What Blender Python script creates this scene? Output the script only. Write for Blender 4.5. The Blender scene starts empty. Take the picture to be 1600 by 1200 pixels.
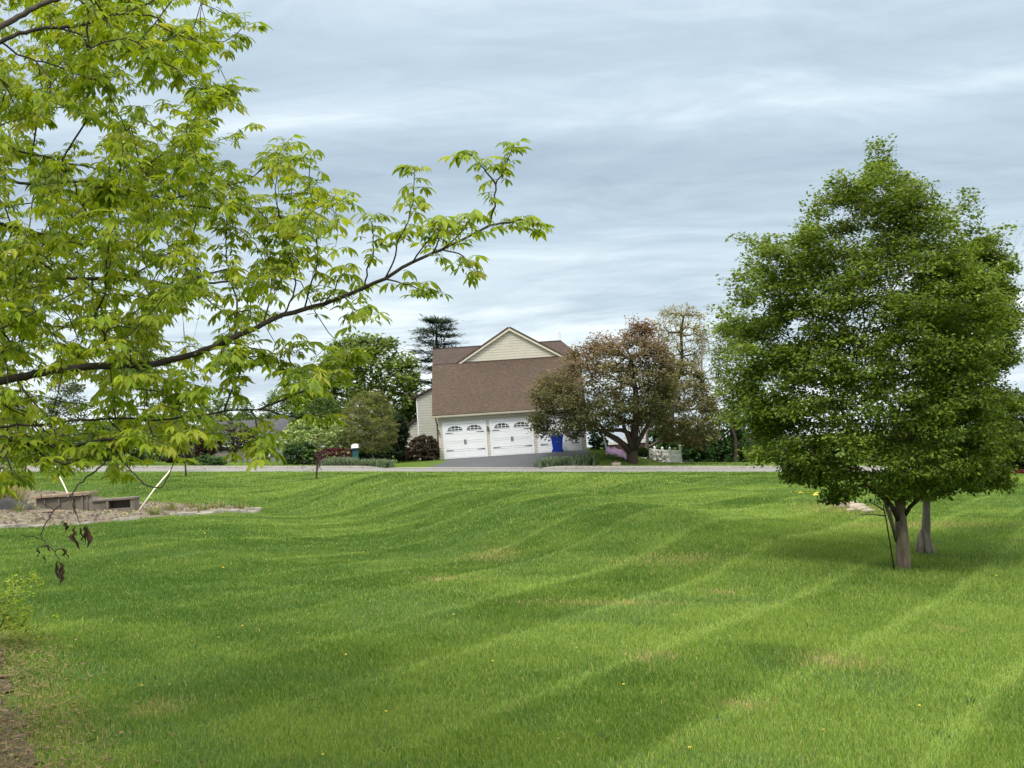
import bpy, math, random
import numpy as np
from mathutils import Vector, Matrix, noise as mnoise

# ------------------------------------------------------------------ camera
SC = bpy.context.scene
COL = SC.collection
R = math.radians
FPX = 2311.0                      # focal length in pixels of the 1600 px wide frame
PITCH, ROLL = math.atan(90 / FPX), R(3.7)
EYE = np.array([0.0, 0.0, 1.6])
_f = np.array([0, math.cos(PITCH), math.sin(PITCH)])
_r0 = np.array([1.0, 0, 0]); _u0 = np.array([0, -math.sin(PITCH), math.cos(PITCH)])
_r = math.cos(ROLL) * _r0 - math.sin(ROLL) * _u0
_u = math.cos(ROLL) * _u0 + math.sin(ROLL) * _r0
cam = bpy.data.cameras.new('camera'); camo = bpy.data.objects.new('camera', cam); COL.objects.link(camo)
cam.sensor_width = 36; cam.lens = 36 * FPX / 1600; cam.clip_start = .05; cam.clip_end = 3000
camo.matrix_world = Matrix([[_r[0], _u[0], -_f[0], 0], [_r[1], _u[1], -_f[1], 0], [_r[2], _u[2], -_f[2], 1.6], [0, 0, 0, 1]])
SC.camera = camo

# ------------------------------------------------------------------ light
SUN_EL, SUN_AZ = R(52), R(205)    # high, behind the camera and a little to its left
SC.view_settings.view_transform = 'Standard'; SC.view_settings.look = 'None'
SC.view_settings.gamma = 1; SC.view_settings.exposure = 0.6
sd = bpy.data.lights.new('sun', 'SUN'); so = bpy.data.objects.new('sun', sd); COL.objects.link(so)
sd.energy = 1.5; sd.angle = R(12); sd.color = (1, .965, .9)
sdir = Vector((math.sin(SUN_AZ) * math.cos(SUN_EL), math.cos(SUN_AZ) * math.cos(SUN_EL), math.sin(SUN_EL)))
so.rotation_euler = sdir.to_track_quat('Z', 'Y').to_euler()

def make_world():
    w = bpy.data.worlds.new('World'); SC.world = w; w.use_nodes = True
    nt = w.node_tree; N = nt.nodes; L = nt.links; N.clear()
    def nd(t, **k):
        n = N.new(t)
        for a, v in k.items(): setattr(n, a, v)
        return n
    def math_(op, a, b=None, c=None):
        n = nd('ShaderNodeMath', operation=op)
        for i, v in enumerate((a, b, c)):
            if v is None: continue
            if isinstance(v, (int, float)): n.inputs[i].default_value = v
            else: L.new(v, n.inputs[i])
        return n.outputs[0]
    def mixc(f, a, b, bt='MIX'):
        n = nd('ShaderNodeMix', data_type='RGBA', blend_type=bt)
        for i, v in ((0, f), (6, a), (7, b)):
            if isinstance(v, (int, float)): n.inputs[i].default_value = v
            elif isinstance(v, tuple): n.inputs[i].default_value = (*v, 1)
            else: L.new(v, n.inputs[i])
        return n.outputs[2]
    def noise(vec, scale, detail, rough, dist=0.0):
        n = nd('ShaderNodeTexNoise'); n.inputs['Scale'].default_value = scale; n.inputs['Detail'].default_value = detail
        n.inputs['Roughness'].default_value = rough; n.inputs['Distortion'].default_value = dist
        L.new(vec, n.inputs['Vector']); return n.outputs['Fac']
    def smooth(v, lo, hi):
        n = nd('ShaderNodeMapRange', interpolation_type='SMOOTHSTEP'); L.new(v, n.inputs[0])
        n.inputs[1].default_value = lo; n.inputs[2].default_value = hi
        return n.outputs[0]
    sky = nd('ShaderNodeTexSky', sky_type='NISHITA', sun_disc=False)
    sky.sun_elevation = SUN_EL; sky.sun_rotation = SUN_AZ; sky.air_density = 1.2; sky.dust_density = 2
    skyc = mixc(1.0, sky.outputs[0], (.085, .085, .085), 'MULTIPLY')
    tc = nd('ShaderNodeTexCoord'); sp = nd('ShaderNodeSeparateXYZ'); L.new(tc.outputs['Generated'], sp.inputs[0])
    X, Y, Z = sp.outputs
    zz = math_('ADD', math_('MAXIMUM', Z, 0.0), .10)
    u = math_('DIVIDE', X, zz); v = math_('DIVIDE', Y, zz)
    # streaks run a few degrees off the view's own left-right
    def comb(a, b, c=0.0):
        n = nd('ShaderNodeCombineXYZ')
        for i, q in enumerate((a, b, c)):
            if isinstance(q, (int, float)): n.inputs[i].default_value = q
            else: L.new(q, n.inputs[i])
        return n.outputs[0]
    vt = math_('ADD', v, math_('MULTIPLY', u, .04))
    n_big = noise(comb(math_('MULTIPLY', u, .30), math_('MULTIPLY', vt, .60), 3.7), 1.0, 6, .52, .5)
    n_mid = noise(comb(math_('MULTIPLY', u, 1.05), math_('MULTIPLY', vt, 1.8), 9.1), 1.0, 9, .6, 1.6)
    n_fine = noise(comb(math_('MULTIPLY', u, 3.0), math_('MULTIPLY', math_('ADD', vt, math_('MULTIPLY', u, -.32)), 5.0), 1.3), 1.0, 8, .62, 1.2)
    # small cumulus rolls low over the horizon
    n_cu = noise(comb(math_('MULTIPLY', X, 7.0), math_('ADD', math_('MULTIPLY', Z, 26.0), math_('MULTIPLY', X, -2.2)), 5.5), 1.0, 7, .58, .5)
    warp = math_('MULTIPLY', math_('SUBTRACT', n_big, .5), .16)
    zw = math_('ADD', Z, warp)
    # broad layers by height: bright low bank, slate belt above it, pale veil higher up
    ramp = nd('ShaderNodeValToRGB'); L.new(zw, ramp.inputs[0]); cr = ramp.color_ramp
    pts = [(0.0, .68), (.05, .66), (.09, .76), (.115, .50), (.15, .22), (.185, .34), (.215, .70), (.25, .46), (.30, .60), (.36, .64), (.6, .7)]
    cr.elements[0].position, cr.elements[0].color = pts[0][0], (pts[0][1],) * 3 + (1,)
    cr.elements[1].position, cr.elements[1].color = pts[-1][0], (pts[-1][1],) * 3 + (1,)
    for p, val in pts[1:-1]:
        e = cr.elements.new(p); e.color = (val, val, val, 1)
    t = math_('ADD', ramp.outputs[0], math_('MULTIPLY', math_('SUBTRACT', n_mid, .5), .80))
    t = math_('ADD', t, math_('MULTIPLY', math_('SUBTRACT', n_fine, .5), .40))
    low = math_('SUBTRACT', 1.0, smooth(Z, .04, .13))
    t = math_('ADD', t, math_('MULTIPLY', math_('MULTIPLY', math_('SUBTRACT', n_cu, .47), 2.6), low))
    cl = nd('ShaderNodeValToRGB'); L.new(t, cl.inputs[0]); c = cl.color_ramp
    c.elements[0].position, c.elements[0].color = .12, (.335, .42, .51, 1)
    c.elements[1].position, c.elements[1].color = 1.0, (.80, .87, .90, 1)
    e = c.elements.new(.5); e.color = (.455, .552, .64, 1)
    e = c.elements.new(.74); e.color = (.58, .68, .75, 1)
    gain = math_('ADD', .88, math_('MULTIPLY', smooth(Z, .30, .85), 1.9))   # an overcast sky is brightest overhead
    cloud = nd('ShaderNodeVectorMath', operation='SCALE'); L.new(cl.outputs[0], cloud.inputs[0]); L.new(gain, cloud.inputs['Scale'])
    over = nd('ShaderNodeVectorMath', operation='SCALE'); over.inputs[0].default_value = (.78, .76, .71); L.new(gain, over.inputs['Scale'])
    cl_all = mixc(smooth(Z, .34, .6), cloud.outputs[0], over.outputs[0])    # the high veil is plain white-grey
    tot = mixc(.92, skyc, cl_all)
    bg = nd('ShaderNodeBackground'); bg.inputs[1].default_value = 1.0; L.new(tot, bg.inputs[0])
    out = nd('ShaderNodeOutputWorld'); L.new(bg.outputs[0], out.inputs[0])
make_world()

# ------------------------------------------------------------------ helpers
rng = np.random.default_rng(11)
random.seed(11)
TAN = math.tan(ROLL)

def sstep(x, a, b):
    t = np.clip((np.asarray(x, float) - a) / (b - a), 0, 1); return t * t * (3 - 2 * t)

def vnoise(x, y, s=0):
    x = np.asarray(x, float); y = np.asarray(y, float)
    xi = np.floor(x).astype(np.int64); yi = np.floor(y).astype(np.int64)
    fx = x - xi; fy = y - yi; fx = fx * fx * (3 - 2 * fx); fy = fy * fy * (3 - 2 * fy)
    def h(a, b):
        n = (a * 374761393 + b * 668265263 + s * 974711) & 0x7fffffff
        n = ((n ^ (n >> 13)) * 1274126177) & 0x7fffffff
        return ((n ^ (n >> 16)) & 0xffff) / 65535.0
    return (h(xi, yi) * (1 - fx) + h(xi + 1, yi) * fx) * (1 - fy) + (h(xi, yi + 1) * (1 - fx) + h(xi + 1, yi + 1) * fx) * fy

def fbm(x, y, s=0, o=3):
    a, t, tot = 1.0, 0.0, 0.0
    for k in range(o):
        t = t + a * vnoise(np.asarray(x) * 2 ** k, np.asarray(y) * 2 ** k, s + k); tot += a; a *= .5
    return t / tot

PAD_Z = .77
ROAD0, ROAD1 = 77.0, 84.5
def ground(x, y):
    """height of the ground: the land falls away to the right by the tilt of the street"""
    x = np.asarray(x, float); y = np.asarray(y, float)
    h = .17 * sstep(y, ROAD1 - 3, ROAD1 + 5) - .25 * sstep(y, 96, 125)
    h = h - 1.7 * sstep(y, 98, 120) * sstep(x, 9, 20)
    lawn = sstep(y, 9, 16) * (1 - sstep(y, 62, 76))
    h = h + lawn * .26 * (fbm(x * .11 + 3, y * .085, 5, 2) - .5) * 2 * .6
    # a bank crossing the lawn on a diagonal, then two lower swells behind it
    d = (x - 1.0) * .95 + (y - 20.5) * .31 * 1.0
    d1 = ((x + 4.3) * 20.5 / 21.1 + (y - 41) * 5.2 / 21.1)
    d1 = d1 + 1.6 * (fbm(x * .2, y * .1, 9, 2) - .5)
    bank = sstep(d1, -1.6, 2.2) * (1 - sstep(d1, 3, 13)) * sstep(y, 14, 22) * (1 - sstep(y, 44, 62))
    h = h + .46 * bank
    h = h + .11 * np.sin(d1 * 1.0 + .8) * sstep(d1, -9, -4) * (1 - sstep(d1, 8, 14)) * sstep(y, 15, 22) * (1 - sstep(y, 50, 66))
    h = h + .16 * np.sin(y * .30 + x * .22 + 1.0) * sstep(y, 28, 40) * (1 - sstep(y, 62, 74))
    z = -TAN * np.clip(x, -60, 60) + h
    w = sstep(y, ROAD1 + .8, 91.3) * (1 - sstep(y, 108, 118)) * sstep(x, -12, -5.6) * (1 - sstep(x, 4.75, 9.6))
    return z * (1 - w) + PAD_Z * w

def gz(x, y): return float(ground(x, y))

def ray(px, py):
    d = _f * FPX + _r * (px - 800) + _u * (600 - py)
    return d / d[1]
def at(px, py, Y): return EYE + ray(px, py) * Y
def hit(px, py, ymin=4.0, ymax=110.0):
    """where the sight line through a pixel meets the ground"""
    d = ray(px, py); t = np.arange(ymin, ymax, .05)
    P = EYE[None] + d[None] * t[:, None]
    below = P[:, 2] <= ground(P[:, 0], P[:, 1])
    k = int(np.argmax(below)) if below.any() else len(t) - 1
    p = P[k]; return np.array([p[0], p[1], gz(p[0], p[1])])
def foot(px, py, Y):
    p = at(px, py, Y); return np.array([p[0], Y, gz(p[0], Y)])

def in_poly(px, py, poly):
    px = np.asarray(px); py = np.asarray(py); c = np.zeros(px.shape, bool); n = len(poly); j = n - 1
    for i in range(n):
        xi, yi = poly[i]; xj, yj = poly[j]
        if yi != yj:
            c ^= ((yi > py) != (yj > py)) & (px < (xj - xi) * (py - yi) / (yj - yi) + xi)
        j = i
    return c

# ---- object plumbing
def link(o): COL.objects.link(o); return o
def empty(name, loc, label, cat, group=None, rz=0):
    o = bpy.data.objects.new(name, None); link(o); o.location = [float(v) for v in loc]; o.rotation_euler = (0, 0, rz)
    o.empty_display_size = .1; return tag(o, label, cat, group)
def tag(o, label, cat, group=None, kind=None):
    o['label'] = label; o['category'] = cat
    if group: o['group'] = group
    if kind: o['kind'] = kind
    return o
def struct(o, kind='structure'): o['kind'] = kind; return o

def mesh_np(name, V, F, mat, parent=None, origin=None, col=None, smooth=False):
    """V (n,3), F (m,k) arrays -> one mesh object; origin is subtracted when the parent sits there"""
    V = np.asarray(V, np.float32); F = np.asarray(F, np.int32)
    if origin is not None: V = V - np.asarray(origin, np.float32)[None]
    me = bpy.data.meshes.new(name); n, (m, k) = len(V), F.shape
    me.vertices.add(n); me.vertices.foreach_set('co', V.ravel())
    me.loops.add(m * k); me.loops.foreach_set('vertex_index', F.ravel())
    me.polygons.add(m); me.polygons.foreach_set('loop_start', np.arange(m, dtype=np.int32) * k)
    me.polygons.foreach_set('use_smooth', np.full(m, smooth))
    if col is not None:
        a = me.attributes.new('tint', 'FLOAT_COLOR', 'POINT')
        c = np.ones((n, 4), np.float32); c[:, :3] = col; a.data.foreach_set('color', c.ravel())
    me.update(calc_edges=True); me.validate(); me.materials.append(mat)
    o = bpy.data.objects.new(name, me); link(o)
    if parent is not None: o.parent = parent
    return o

class MB:
    """collects simple solids into one mesh, in the local space of the thing"""
    def __init__(s): s.v, s.f = [], []
    def add(s, v, f):
        b = len(s.v); s.v += [tuple(float(c) for c in p) for p in v]; s.f += [[b + i for i in q] for q in f]; return s
    def box(s, x0, x1, y0, y1, z0, z1):
        return s.add([(x0, y0, z0), (x1, y0, z0), (x1, y1, z0), (x0, y1, z0), (x0, y0, z1), (x1, y0, z1), (x1, y1, z1), (x0, y1, z1)],
                     [(0, 3, 2, 1), (4, 5, 6, 7), (0, 1, 5, 4), (1, 2, 6, 5), (2, 3, 7, 6), (3, 0, 4, 7)])
    def prism(s, pts, y0, y1):
        """polygon in x,z (counter-clockwise seen from the front) pushed from y0 back to y1"""
        n = len(pts)
        return s.add([(x, y0, z) for x, z in pts] + [(x, y1, z) for x, z in pts],
                     [list(range(n)), list(range(2 * n - 1, n - 1, -1))] + [[i, i + n, (i + 1) % n + n, (i + 1) % n] for i in range(n)])
    def slab(s, a, b, c, d, t):
        """quad a b c d thickened by t along its normal"""
        P = [np.array(q, float) for q in (a, b, c, d)]; n = np.cross(P[1] - P[0], P[3] - P[0]); n = n / np.linalg.norm(n) * t
        return s.add(P + [q + n for q in P], [(3, 2, 1, 0), (4, 5, 6, 7), (0, 1, 5, 4), (1, 2, 6, 5), (2, 3, 7, 6), (3, 0, 4, 7)])
    def tube(s, pts, rad, n=8, caps=True):
        pts = [np.array(p, float) for p in pts]; rad = rad if hasattr(rad, '__len__') else [rad] * len(pts)
        b = len(s.v); up = None
        for i, p in enumerate(pts):
            t = pts[min(i + 1, len(pts) - 1)] - pts[max(i - 1, 0)]; t = t / (np.linalg.norm(t) + 1e-9)
            if up is None:
                up = np.cross(t, [0, 0, 1.0]) if abs(t[2]) < .9 else np.cross(t, [1.0, 0, 0])
            up = up - t * up.dot(t); up = up / (np.linalg.norm(up) + 1e-9); w = np.cross(t, up)
            for k in range(n):
                a = 2 * math.pi * k / n; s.v.append(tuple(p + rad[i] * (math.cos(a) * up + math.sin(a) * w)))
        for i in range(len(pts) - 1):
            for k in range(n):
                k2 = (k + 1) % n; s.f.append([b + i * n + k, b + i * n + k2, b + (i + 1) * n + k2, b + (i + 1) * n + k])
        if caps:
            s.f.append([b + k for k in range(n)][::-1]); e = b + (len(pts) - 1) * n; s.f.append([e + k for k in range(n)])
        return s
    def build(s, name, mat, parent=None, smooth=False, bevel=0.0, loc=None):
        me = bpy.data.meshes.new(name); me.from_pydata(s.v, [], s.f); me.update(); me.materials.append(mat)
        if smooth: me.polygons.foreach_set('use_smooth', [True] * len(me.polygons))
        o = bpy.data.objects.new(name, me); link(o)
        if parent is not None: o.parent = parent
        if loc is not None: o.location = [float(c) for c in loc]
        if bevel:
            b = o.modifiers.new('bevel', 'BEVEL'); b.width = bevel; b.segments = 2; b.limit_method = 'ANGLE'
        return o

def copy_tree(o, parent=None):
    c = o.copy(); link(c)
    if parent is not None: c.parent = parent
    for ch in [q for q in bpy.data.objects if q.parent == o]: copy_tree(ch, c)
    return c

# ------------------------------------------------------------------ materials
class G:
    def __init__(s, name):
        s.m = bpy.data.materials.new(name); s.m.use_nodes = True; s.nt = s.m.node_tree; s.nt.nodes.clear()
        s.out = s.n('ShaderNodeOutputMaterial')
    def n(s, t, **k):
        q = s.nt.nodes.new(t)
        for a, v in k.items(): setattr(q, a, v)
        return q
    def set(s, inp, v):
        if isinstance(v, (int, float)): inp.default_value = v
        elif isinstance(v, tuple): inp.default_value = (*v, 1) if len(v) == 3 and inp.type == 'RGBA' else v
        else: s.nt.links.new(v, inp)
    def coord(s, obj=True): return s.n('ShaderNodeTexCoord').outputs['Object'] if obj else s.n('ShaderNodeNewGeometry').outputs['Position']
    def scale(s, vec, sc):
        q = s.n('ShaderNodeMapping'); s.set(q.inputs[0], vec); q.inputs['Scale'].default_value = sc; return q.outputs[0]
    def noise(s, vec, scale, detail=4, rough=.55, dist=0):
        q = s.n('ShaderNodeTexNoise'); s.set(q.inputs['Vector'], vec); q.inputs['Scale'].default_value = scale
        q.inputs['Detail'].default_value = detail; q.inputs['Roughness'].default_value = rough; q.inputs['Distortion'].default_value = dist
        return q.outputs['Fac']
    def math(s, op, a, b=0.0, c=0.0):
        q = s.n('ShaderNodeMath', operation=op)
        for i, v in enumerate((a, b, c)): s.set(q.inputs[i], v)
        return q.outputs[0]
    def ramp(s, fac, stops):
        q = s.n('ShaderNodeValToRGB'); s.set(q.inputs[0], fac); e = q.color_ramp.elements
        for i, (p, c) in enumerate(stops):
            k = e[i] if i < 2 and (i == 0 or len(stops) >= 2) else e.new(p)
            k.position = p; k.color = (*c, 1)
        return q.outputs[0]
    def mix(s, f, a, b, bt='MIX'):
        q = s.n('ShaderNodeMix', data_type='RGBA', blend_type=bt); s.set(q.inputs[0], f); s.set(q.inputs[6], a); s.set(q.inputs[7], b); return q.outputs[2]
    def bump(s, h, strength=.3, dist=.02):
        q = s.n('ShaderNodeBump'); q.inputs['Strength'].default_value = strength; q.inputs['Distance'].default_value = dist
        s.set(q.inputs['Height'], h); return q.outputs[0]
    def bsdf(s, col, rough=.7, nor=None, metal=0.0, spec=None, trans=None):
        q = s.n('ShaderNodeBsdfPrincipled'); s.set(q.inputs['Base Color'], col); s.set(q.inputs['Roughness'], rough)
        q.inputs['Metallic'].default_value = metal
        if spec is not None: q.inputs['Specular IOR Level'].default_value = spec
        if nor is not None: s.set(q.inputs['Normal'], nor)
        s.nt.links.new(q.outputs[0], s.out.inputs[0]); return s.m

def plain(name, col, rough=.6, var=.12, scale=6, bump=.08, metal=0.0):
    g = G(name); c = g.coord(); n = g.noise(c, scale, 5)
    a = tuple(v * (1 - var) for v in col); b = tuple(min(1, v * (1 + var)) for v in col)
    return g.bsdf(g.ramp(n, [(.3, a), (.7, b)]), rough, g.bump(g.noise(c, scale * 6, 3), bump, .01), metal)

def leaf_mat(name, trans=.4, rough=.5, tr_gain=(1.25, 1.25, .8)):
    g = G(name); at_ = g.n('ShaderNodeAttribute', attribute_name='tint').outputs['Color']
    p = g.n('ShaderNodeBsdfPrincipled'); g.set(p.inputs['Base Color'], at_); p.inputs['Roughness'].default_value = rough
    p.inputs['Specular IOR Level'].default_value = .28
    t = g.n('ShaderNodeBsdfTranslucent'); g.set(t.inputs[0], g.mix(1.0, at_, tr_gain, 'MULTIPLY'))
    m = g.n('ShaderNodeMixShader'); m.inputs[0].default_value = trans
    g.nt.links.new(p.outputs[0], m.inputs[1]); g.nt.links.new(t.outputs[0], m.inputs[2]); g.nt.links.new(m.outputs[0], g.out.inputs[0])
    return g.m

def bark_mat(name, col, scale=5):
    g = G(name); c = g.coord(); s_ = g.scale(c, (1, 1, .28))
    n = g.noise(s_, scale * 3, 6, .65, .4); n2 = g.noise(c, scale * .35, 3)
    a = tuple(v * .3 for v in col); b = tuple(v * 1.45 for v in col)
    cc = g.mix(.3, g.ramp(n, [(.32, a), (.68, b)]), g.ramp(n2, [(.3, tuple(v * .7 for v in col)), (.7, tuple(v * 1.25 for v in col))]))
    return g.bsdf(cc, .9, g.bump(n, 1.0, .03), spec=.2)

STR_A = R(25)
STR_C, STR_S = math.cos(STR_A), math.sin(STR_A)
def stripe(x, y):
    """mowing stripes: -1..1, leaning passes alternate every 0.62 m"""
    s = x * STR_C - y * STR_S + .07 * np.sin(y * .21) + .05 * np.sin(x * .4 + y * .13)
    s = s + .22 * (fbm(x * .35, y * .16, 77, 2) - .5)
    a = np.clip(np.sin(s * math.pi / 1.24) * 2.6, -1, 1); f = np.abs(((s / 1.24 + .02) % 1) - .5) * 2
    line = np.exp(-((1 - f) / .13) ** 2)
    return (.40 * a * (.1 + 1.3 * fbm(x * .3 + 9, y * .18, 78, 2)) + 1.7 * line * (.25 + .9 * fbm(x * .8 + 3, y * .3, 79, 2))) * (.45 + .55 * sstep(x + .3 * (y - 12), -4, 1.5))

def lawn_mat():
    g = G('lawn_soil_and_turf'); P = g.coord(False); sp = g.n('ShaderNodeSeparateXYZ'); g.set(sp.inputs[0], P); X, Y, Z = sp.outputs
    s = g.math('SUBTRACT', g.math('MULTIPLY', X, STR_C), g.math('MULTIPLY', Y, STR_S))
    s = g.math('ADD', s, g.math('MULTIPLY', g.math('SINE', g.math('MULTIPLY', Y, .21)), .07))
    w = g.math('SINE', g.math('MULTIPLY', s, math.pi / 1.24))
    n1 = g.noise(P, .22, 4); n2 = g.noise(P, 1.6, 5, .6); n3 = g.noise(P, 22, 3, .7)
    t = g.math('ADD', g.math('MULTIPLY', n1, .5), g.math('MULTIPLY', n2, .5))
    c = g.ramp(t, [(.30, (.042, .084, .011)), (.46, (.060, .108, .014)), (.60, (.085, .135, .02)), (.76, (.12, .16, .036))])
    c = g.mix(g.math('MULTIPLY', g.math('ADD', w, 1.0), .10), c, (.125, .175, .033))  # brighter mown passes: the shading of their lean is painted into the turf
    c = g.mix(.35, c, g.ramp(n3, [(.3, (.04, .075, .012)), (.7, (.11, .155, .03))]))
    return g.bsdf(c, .95, g.bump(n3, .6, .05), spec=.1)

def asphalt(name, col, speck=.25):
    g = G(name); P = g.coord(False); n = g.noise(P, 60, 2, .8); b = g.noise(P, .5, 5)
    c = g.mix(speck, tuple(col), g.ramp(n, [(.35, tuple(v * .5 for v in col)), (.65, tuple(v * 1.7 for v in col))]))
    c = g.mix(.3, c, g.ramp(b, [(.35, tuple(v * .75 for v in col)), (.65, tuple(v * 1.25 for v in col))]))
    return g.bsdf(c, .9, g.bump(n, .4, .01))

def siding(name, col, pitch=.17):
    g = G(name); c = g.coord(); sp = g.n('ShaderNodeSeparateXYZ'); g.set(sp.inputs[0], c)
    fr = g.math('FRACT', g.math('DIVIDE', sp.outputs[2], pitch))
    n = g.noise(c, 3, 4); d = g.ramp(n, [(.3, tuple(v * .93 for v in col)), (.7, tuple(min(1, v * 1.05) for v in col))])
    gap = g.math('LESS_THAN', fr, .16)            # the dark joint under each lap
    d = g.mix(g.math('MULTIPLY', gap, .8), d, tuple(v * .45 for v in col))
    return g.bsdf(d, .55, g.bump(fr, .8, .02))

def shingles(name, col):
    g = G(name); c = g.coord(); m = g.n('ShaderNodeTexBrick'); g.set(m.inputs['Vector'], c)
    sp = g.n('ShaderNodeSeparateXYZ'); g.set(sp.inputs[0], c)
    cb = g.n('ShaderNodeCombineXYZ'); g.set(cb.inputs[0], sp.outputs[0]); g.set(cb.inputs[1], g.math('MULTIPLY', g.math('ADD', sp.outputs[2], g.math('MULTIPLY', sp.outputs[1], .7)), .8))
    g.set(m.inputs['Vector'], cb.outputs[0]); m.inputs['Scale'].default_value = 1.0
    m.inputs['Brick Width'].default_value = .24; m.inputs['Row Height'].default_value = .14; m.inputs['Mortar Size'].default_value = .012
    m.inputs['Color1'].default_value = (*[v * .72 for v in col], 1); m.inputs['Color2'].default_value = (*[v * 1.3 for v in col], 1)
    m.inputs['Mortar'].default_value = (*[v * .4 for v in col], 1); m.inputs['Bias'].default_value = 0
    n = g.noise(c, 7, 4, .75); big = g.noise(c, .7, 3)
    k = g.mix(.45, m.outputs[0], g.ramp(n, [(.36, tuple(v * .5 for v in col)), (.5, col), (.62, (col[0] * 2.3, col[1] * 2.1, col[2] * 1.7))]))
    k = g.mix(.25, k, g.ramp(big, [(.3, tuple(v * .75 for v in col)), (.7, tuple(v * 1.25 for v in col))]))
    return g.bsdf(k, .92, g.bump(m.outputs['Fac'], .4, .01))

def gravel(name, cols, sc=9):
    g = G(name); P = g.coord(False); v = g.n('ShaderNodeTexVoronoi'); g.set(v.inputs['Vector'], P); v.inputs['Scale'].default_value = sc
    q = g.n('ShaderNodeSeparateColor'); g.set(q.inputs[0], v.outputs['Color']); b = g.noise(P, 1.7, 6, .65)
    c = g.ramp(q.outputs[0], [(0, cols[0]), (.5, cols[1]), (1, cols[2])])
    c = g.mix(g.math('MULTIPLY', b, .6), c, cols[3])
    return g.bsdf(c, .95, g.bump(v.outputs['Distance'], .9, .03))

def concrete(name, col):
    g = G(name); c = g.coord(); n = g.noise(c, 3.5, 6, .65); f = g.noise(c, 45, 3, .7)
    k = g.ramp(n, [(.28, tuple(v * .5 for v in col)), (.5, col), (.75, tuple(min(1, v * 1.25) for v in col))])
    return g.bsdf(g.mix(.2, k, g.ramp(f, [(.3, tuple(v * .5 for v in col)), (.7, col)])), .9, g.bump(f, .4, .01))

M = dict(
    lawn=lawn_mat(), road=asphalt('road_grey', (.165, .163, .155)), kerb=concrete('kerb_concrete', (.34, .315, .275)),
    drive=asphalt('driveway_asphalt', (.060, .064, .072)), gravel=gravel('bed_gravel', ((.055, .042, .03), (.125, .098, .068), (.225, .185, .135), (.085, .075, .04))),
    mulch=gravel('leaf_mulch', ((.05, .03, .018), (.11, .07, .04), (.13, .1, .06), (.07, .045, .025)), 46),
    siding=siding('cream_siding', (.62, .58, .485)), siding_grey=siding('grey_beige_siding', (.52, .50, .45)),  # end and side walls use a greyer beige than the front
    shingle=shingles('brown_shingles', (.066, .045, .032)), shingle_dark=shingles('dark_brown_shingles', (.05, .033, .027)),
    white=plain('white_paint', (.72, .735, .75), .4, .03, 2, .02), vinyl=plain('white_vinyl', (.84, .84, .82), .4, .05, 2, .02),
    cream=plain('cream_trim', (.58, .53, .42), .5, .05, 2, .02), brown=plain('brown_gutter', (.07, .045, .035), .45, .1),
    iron=plain('black_iron', (.012, .012, .013), .5, .1), blue=plain('blue_plastic', (.010, .055, .56), .4, .08, 4, .02),
    pink=plain('pink_plastic', (.95, .58, .88), .5, .05, 4, .02), teal=plain('teal_paint', (.012, .075, .085), .45, .15),
    block=concrete('weathered_block', (.165, .14, .112)), stone=concrete('pale_edging_stone', (.24, .22, .185)),
    rock=concrete('field_stone', (.36, .30, .225)), dark=plain('dark_hollow', (.02, .018, .016), .9),
    tarp=plain('black_tarp', (.010, .010, .010), .75, .3, 3, .4), timber=plain('weathered_timber', (.27, .20, .14), .85, .25, 5, .3),
    pole=plain('pale_pole', (.75, .69, .55), .5, .08), skirt=plain('purple_brown_skirting', (.055, .028, .03), .7),
    grey_siding=siding('grey_siding', (.26, .27, .29)), slate=shingles('slate_shingles', (.05, .055, .065)),
    bark=bark_mat('grey_bark', (.235, .185, .135)), bark_dark=bark_mat('dark_bark', (.062, .045, .033)), bark_grey=bark_mat('pale_grey_bark', (.24, .205, .165)),
    bark_hick=bark_mat('hickory_bark', (.062, .050, .041)),
    leaf=leaf_mat('leaf'), leaf_thin=leaf_mat('leaf_thin', .48, .45, (1.35, 1.3, .7)), grass=leaf_mat('grass_blade', .3, .6), dead=leaf_mat('dead_leaf', .15, .8),
    yellow=plain('yellow_petals', (.78, .64, .06), .6, .1), stem=plain('flower_stem', (.09, .17, .03), .6),
)
g = G('window_glass'); M['glass'] = g.bsdf((.02, .024, .028), .08)
g = G('soft_grey_glass'); M['glass_soft'] = g.bsdf((.12, .14, .16), .12)  # lighter grey glass for lanterns and distant panes

# ------------------------------------------------------------------ ground, road, kerb, driveway
def grid_mesh(name, xs, ys, dz, mat, cond=None):
    Xg, Yg = np.meshgrid(xs, ys); Zg = ground(Xg, Yg) + dz
    V = np.stack([Xg.ravel(), Yg.ravel(), Zg.ravel()], 1); nx, ny = len(xs), len(ys)
    i = (np.arange(ny - 1)[:, None] * nx + np.arange(nx - 1)[None]).ravel()
    F = np.stack([i, i + 1, i + nx + 1, i + nx], 1)
    return mesh_np(name, V, F, mat, smooth=True)
ys = np.concatenate([np.arange(-40, 4, 2), np.arange(4, 30, .25), np.arange(30, 76, .5), np.arange(76, 112, .4), np.arange(112, 160, 4), np.geomspace(160, 900, 14)])
xs = np.concatenate([-np.geomspace(700, 62, 10), np.arange(-60, -24, 2), np.arange(-24, 24.01, .4), np.arange(26, 62, 2), np.geomspace(62, 700, 10)])
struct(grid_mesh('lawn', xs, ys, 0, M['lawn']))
rx = np.arange(-60, 60.1, .5)
struct(grid_mesh('road', rx, np.linspace(ROAD0, ROAD1, 16), .012, M['road']))

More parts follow.
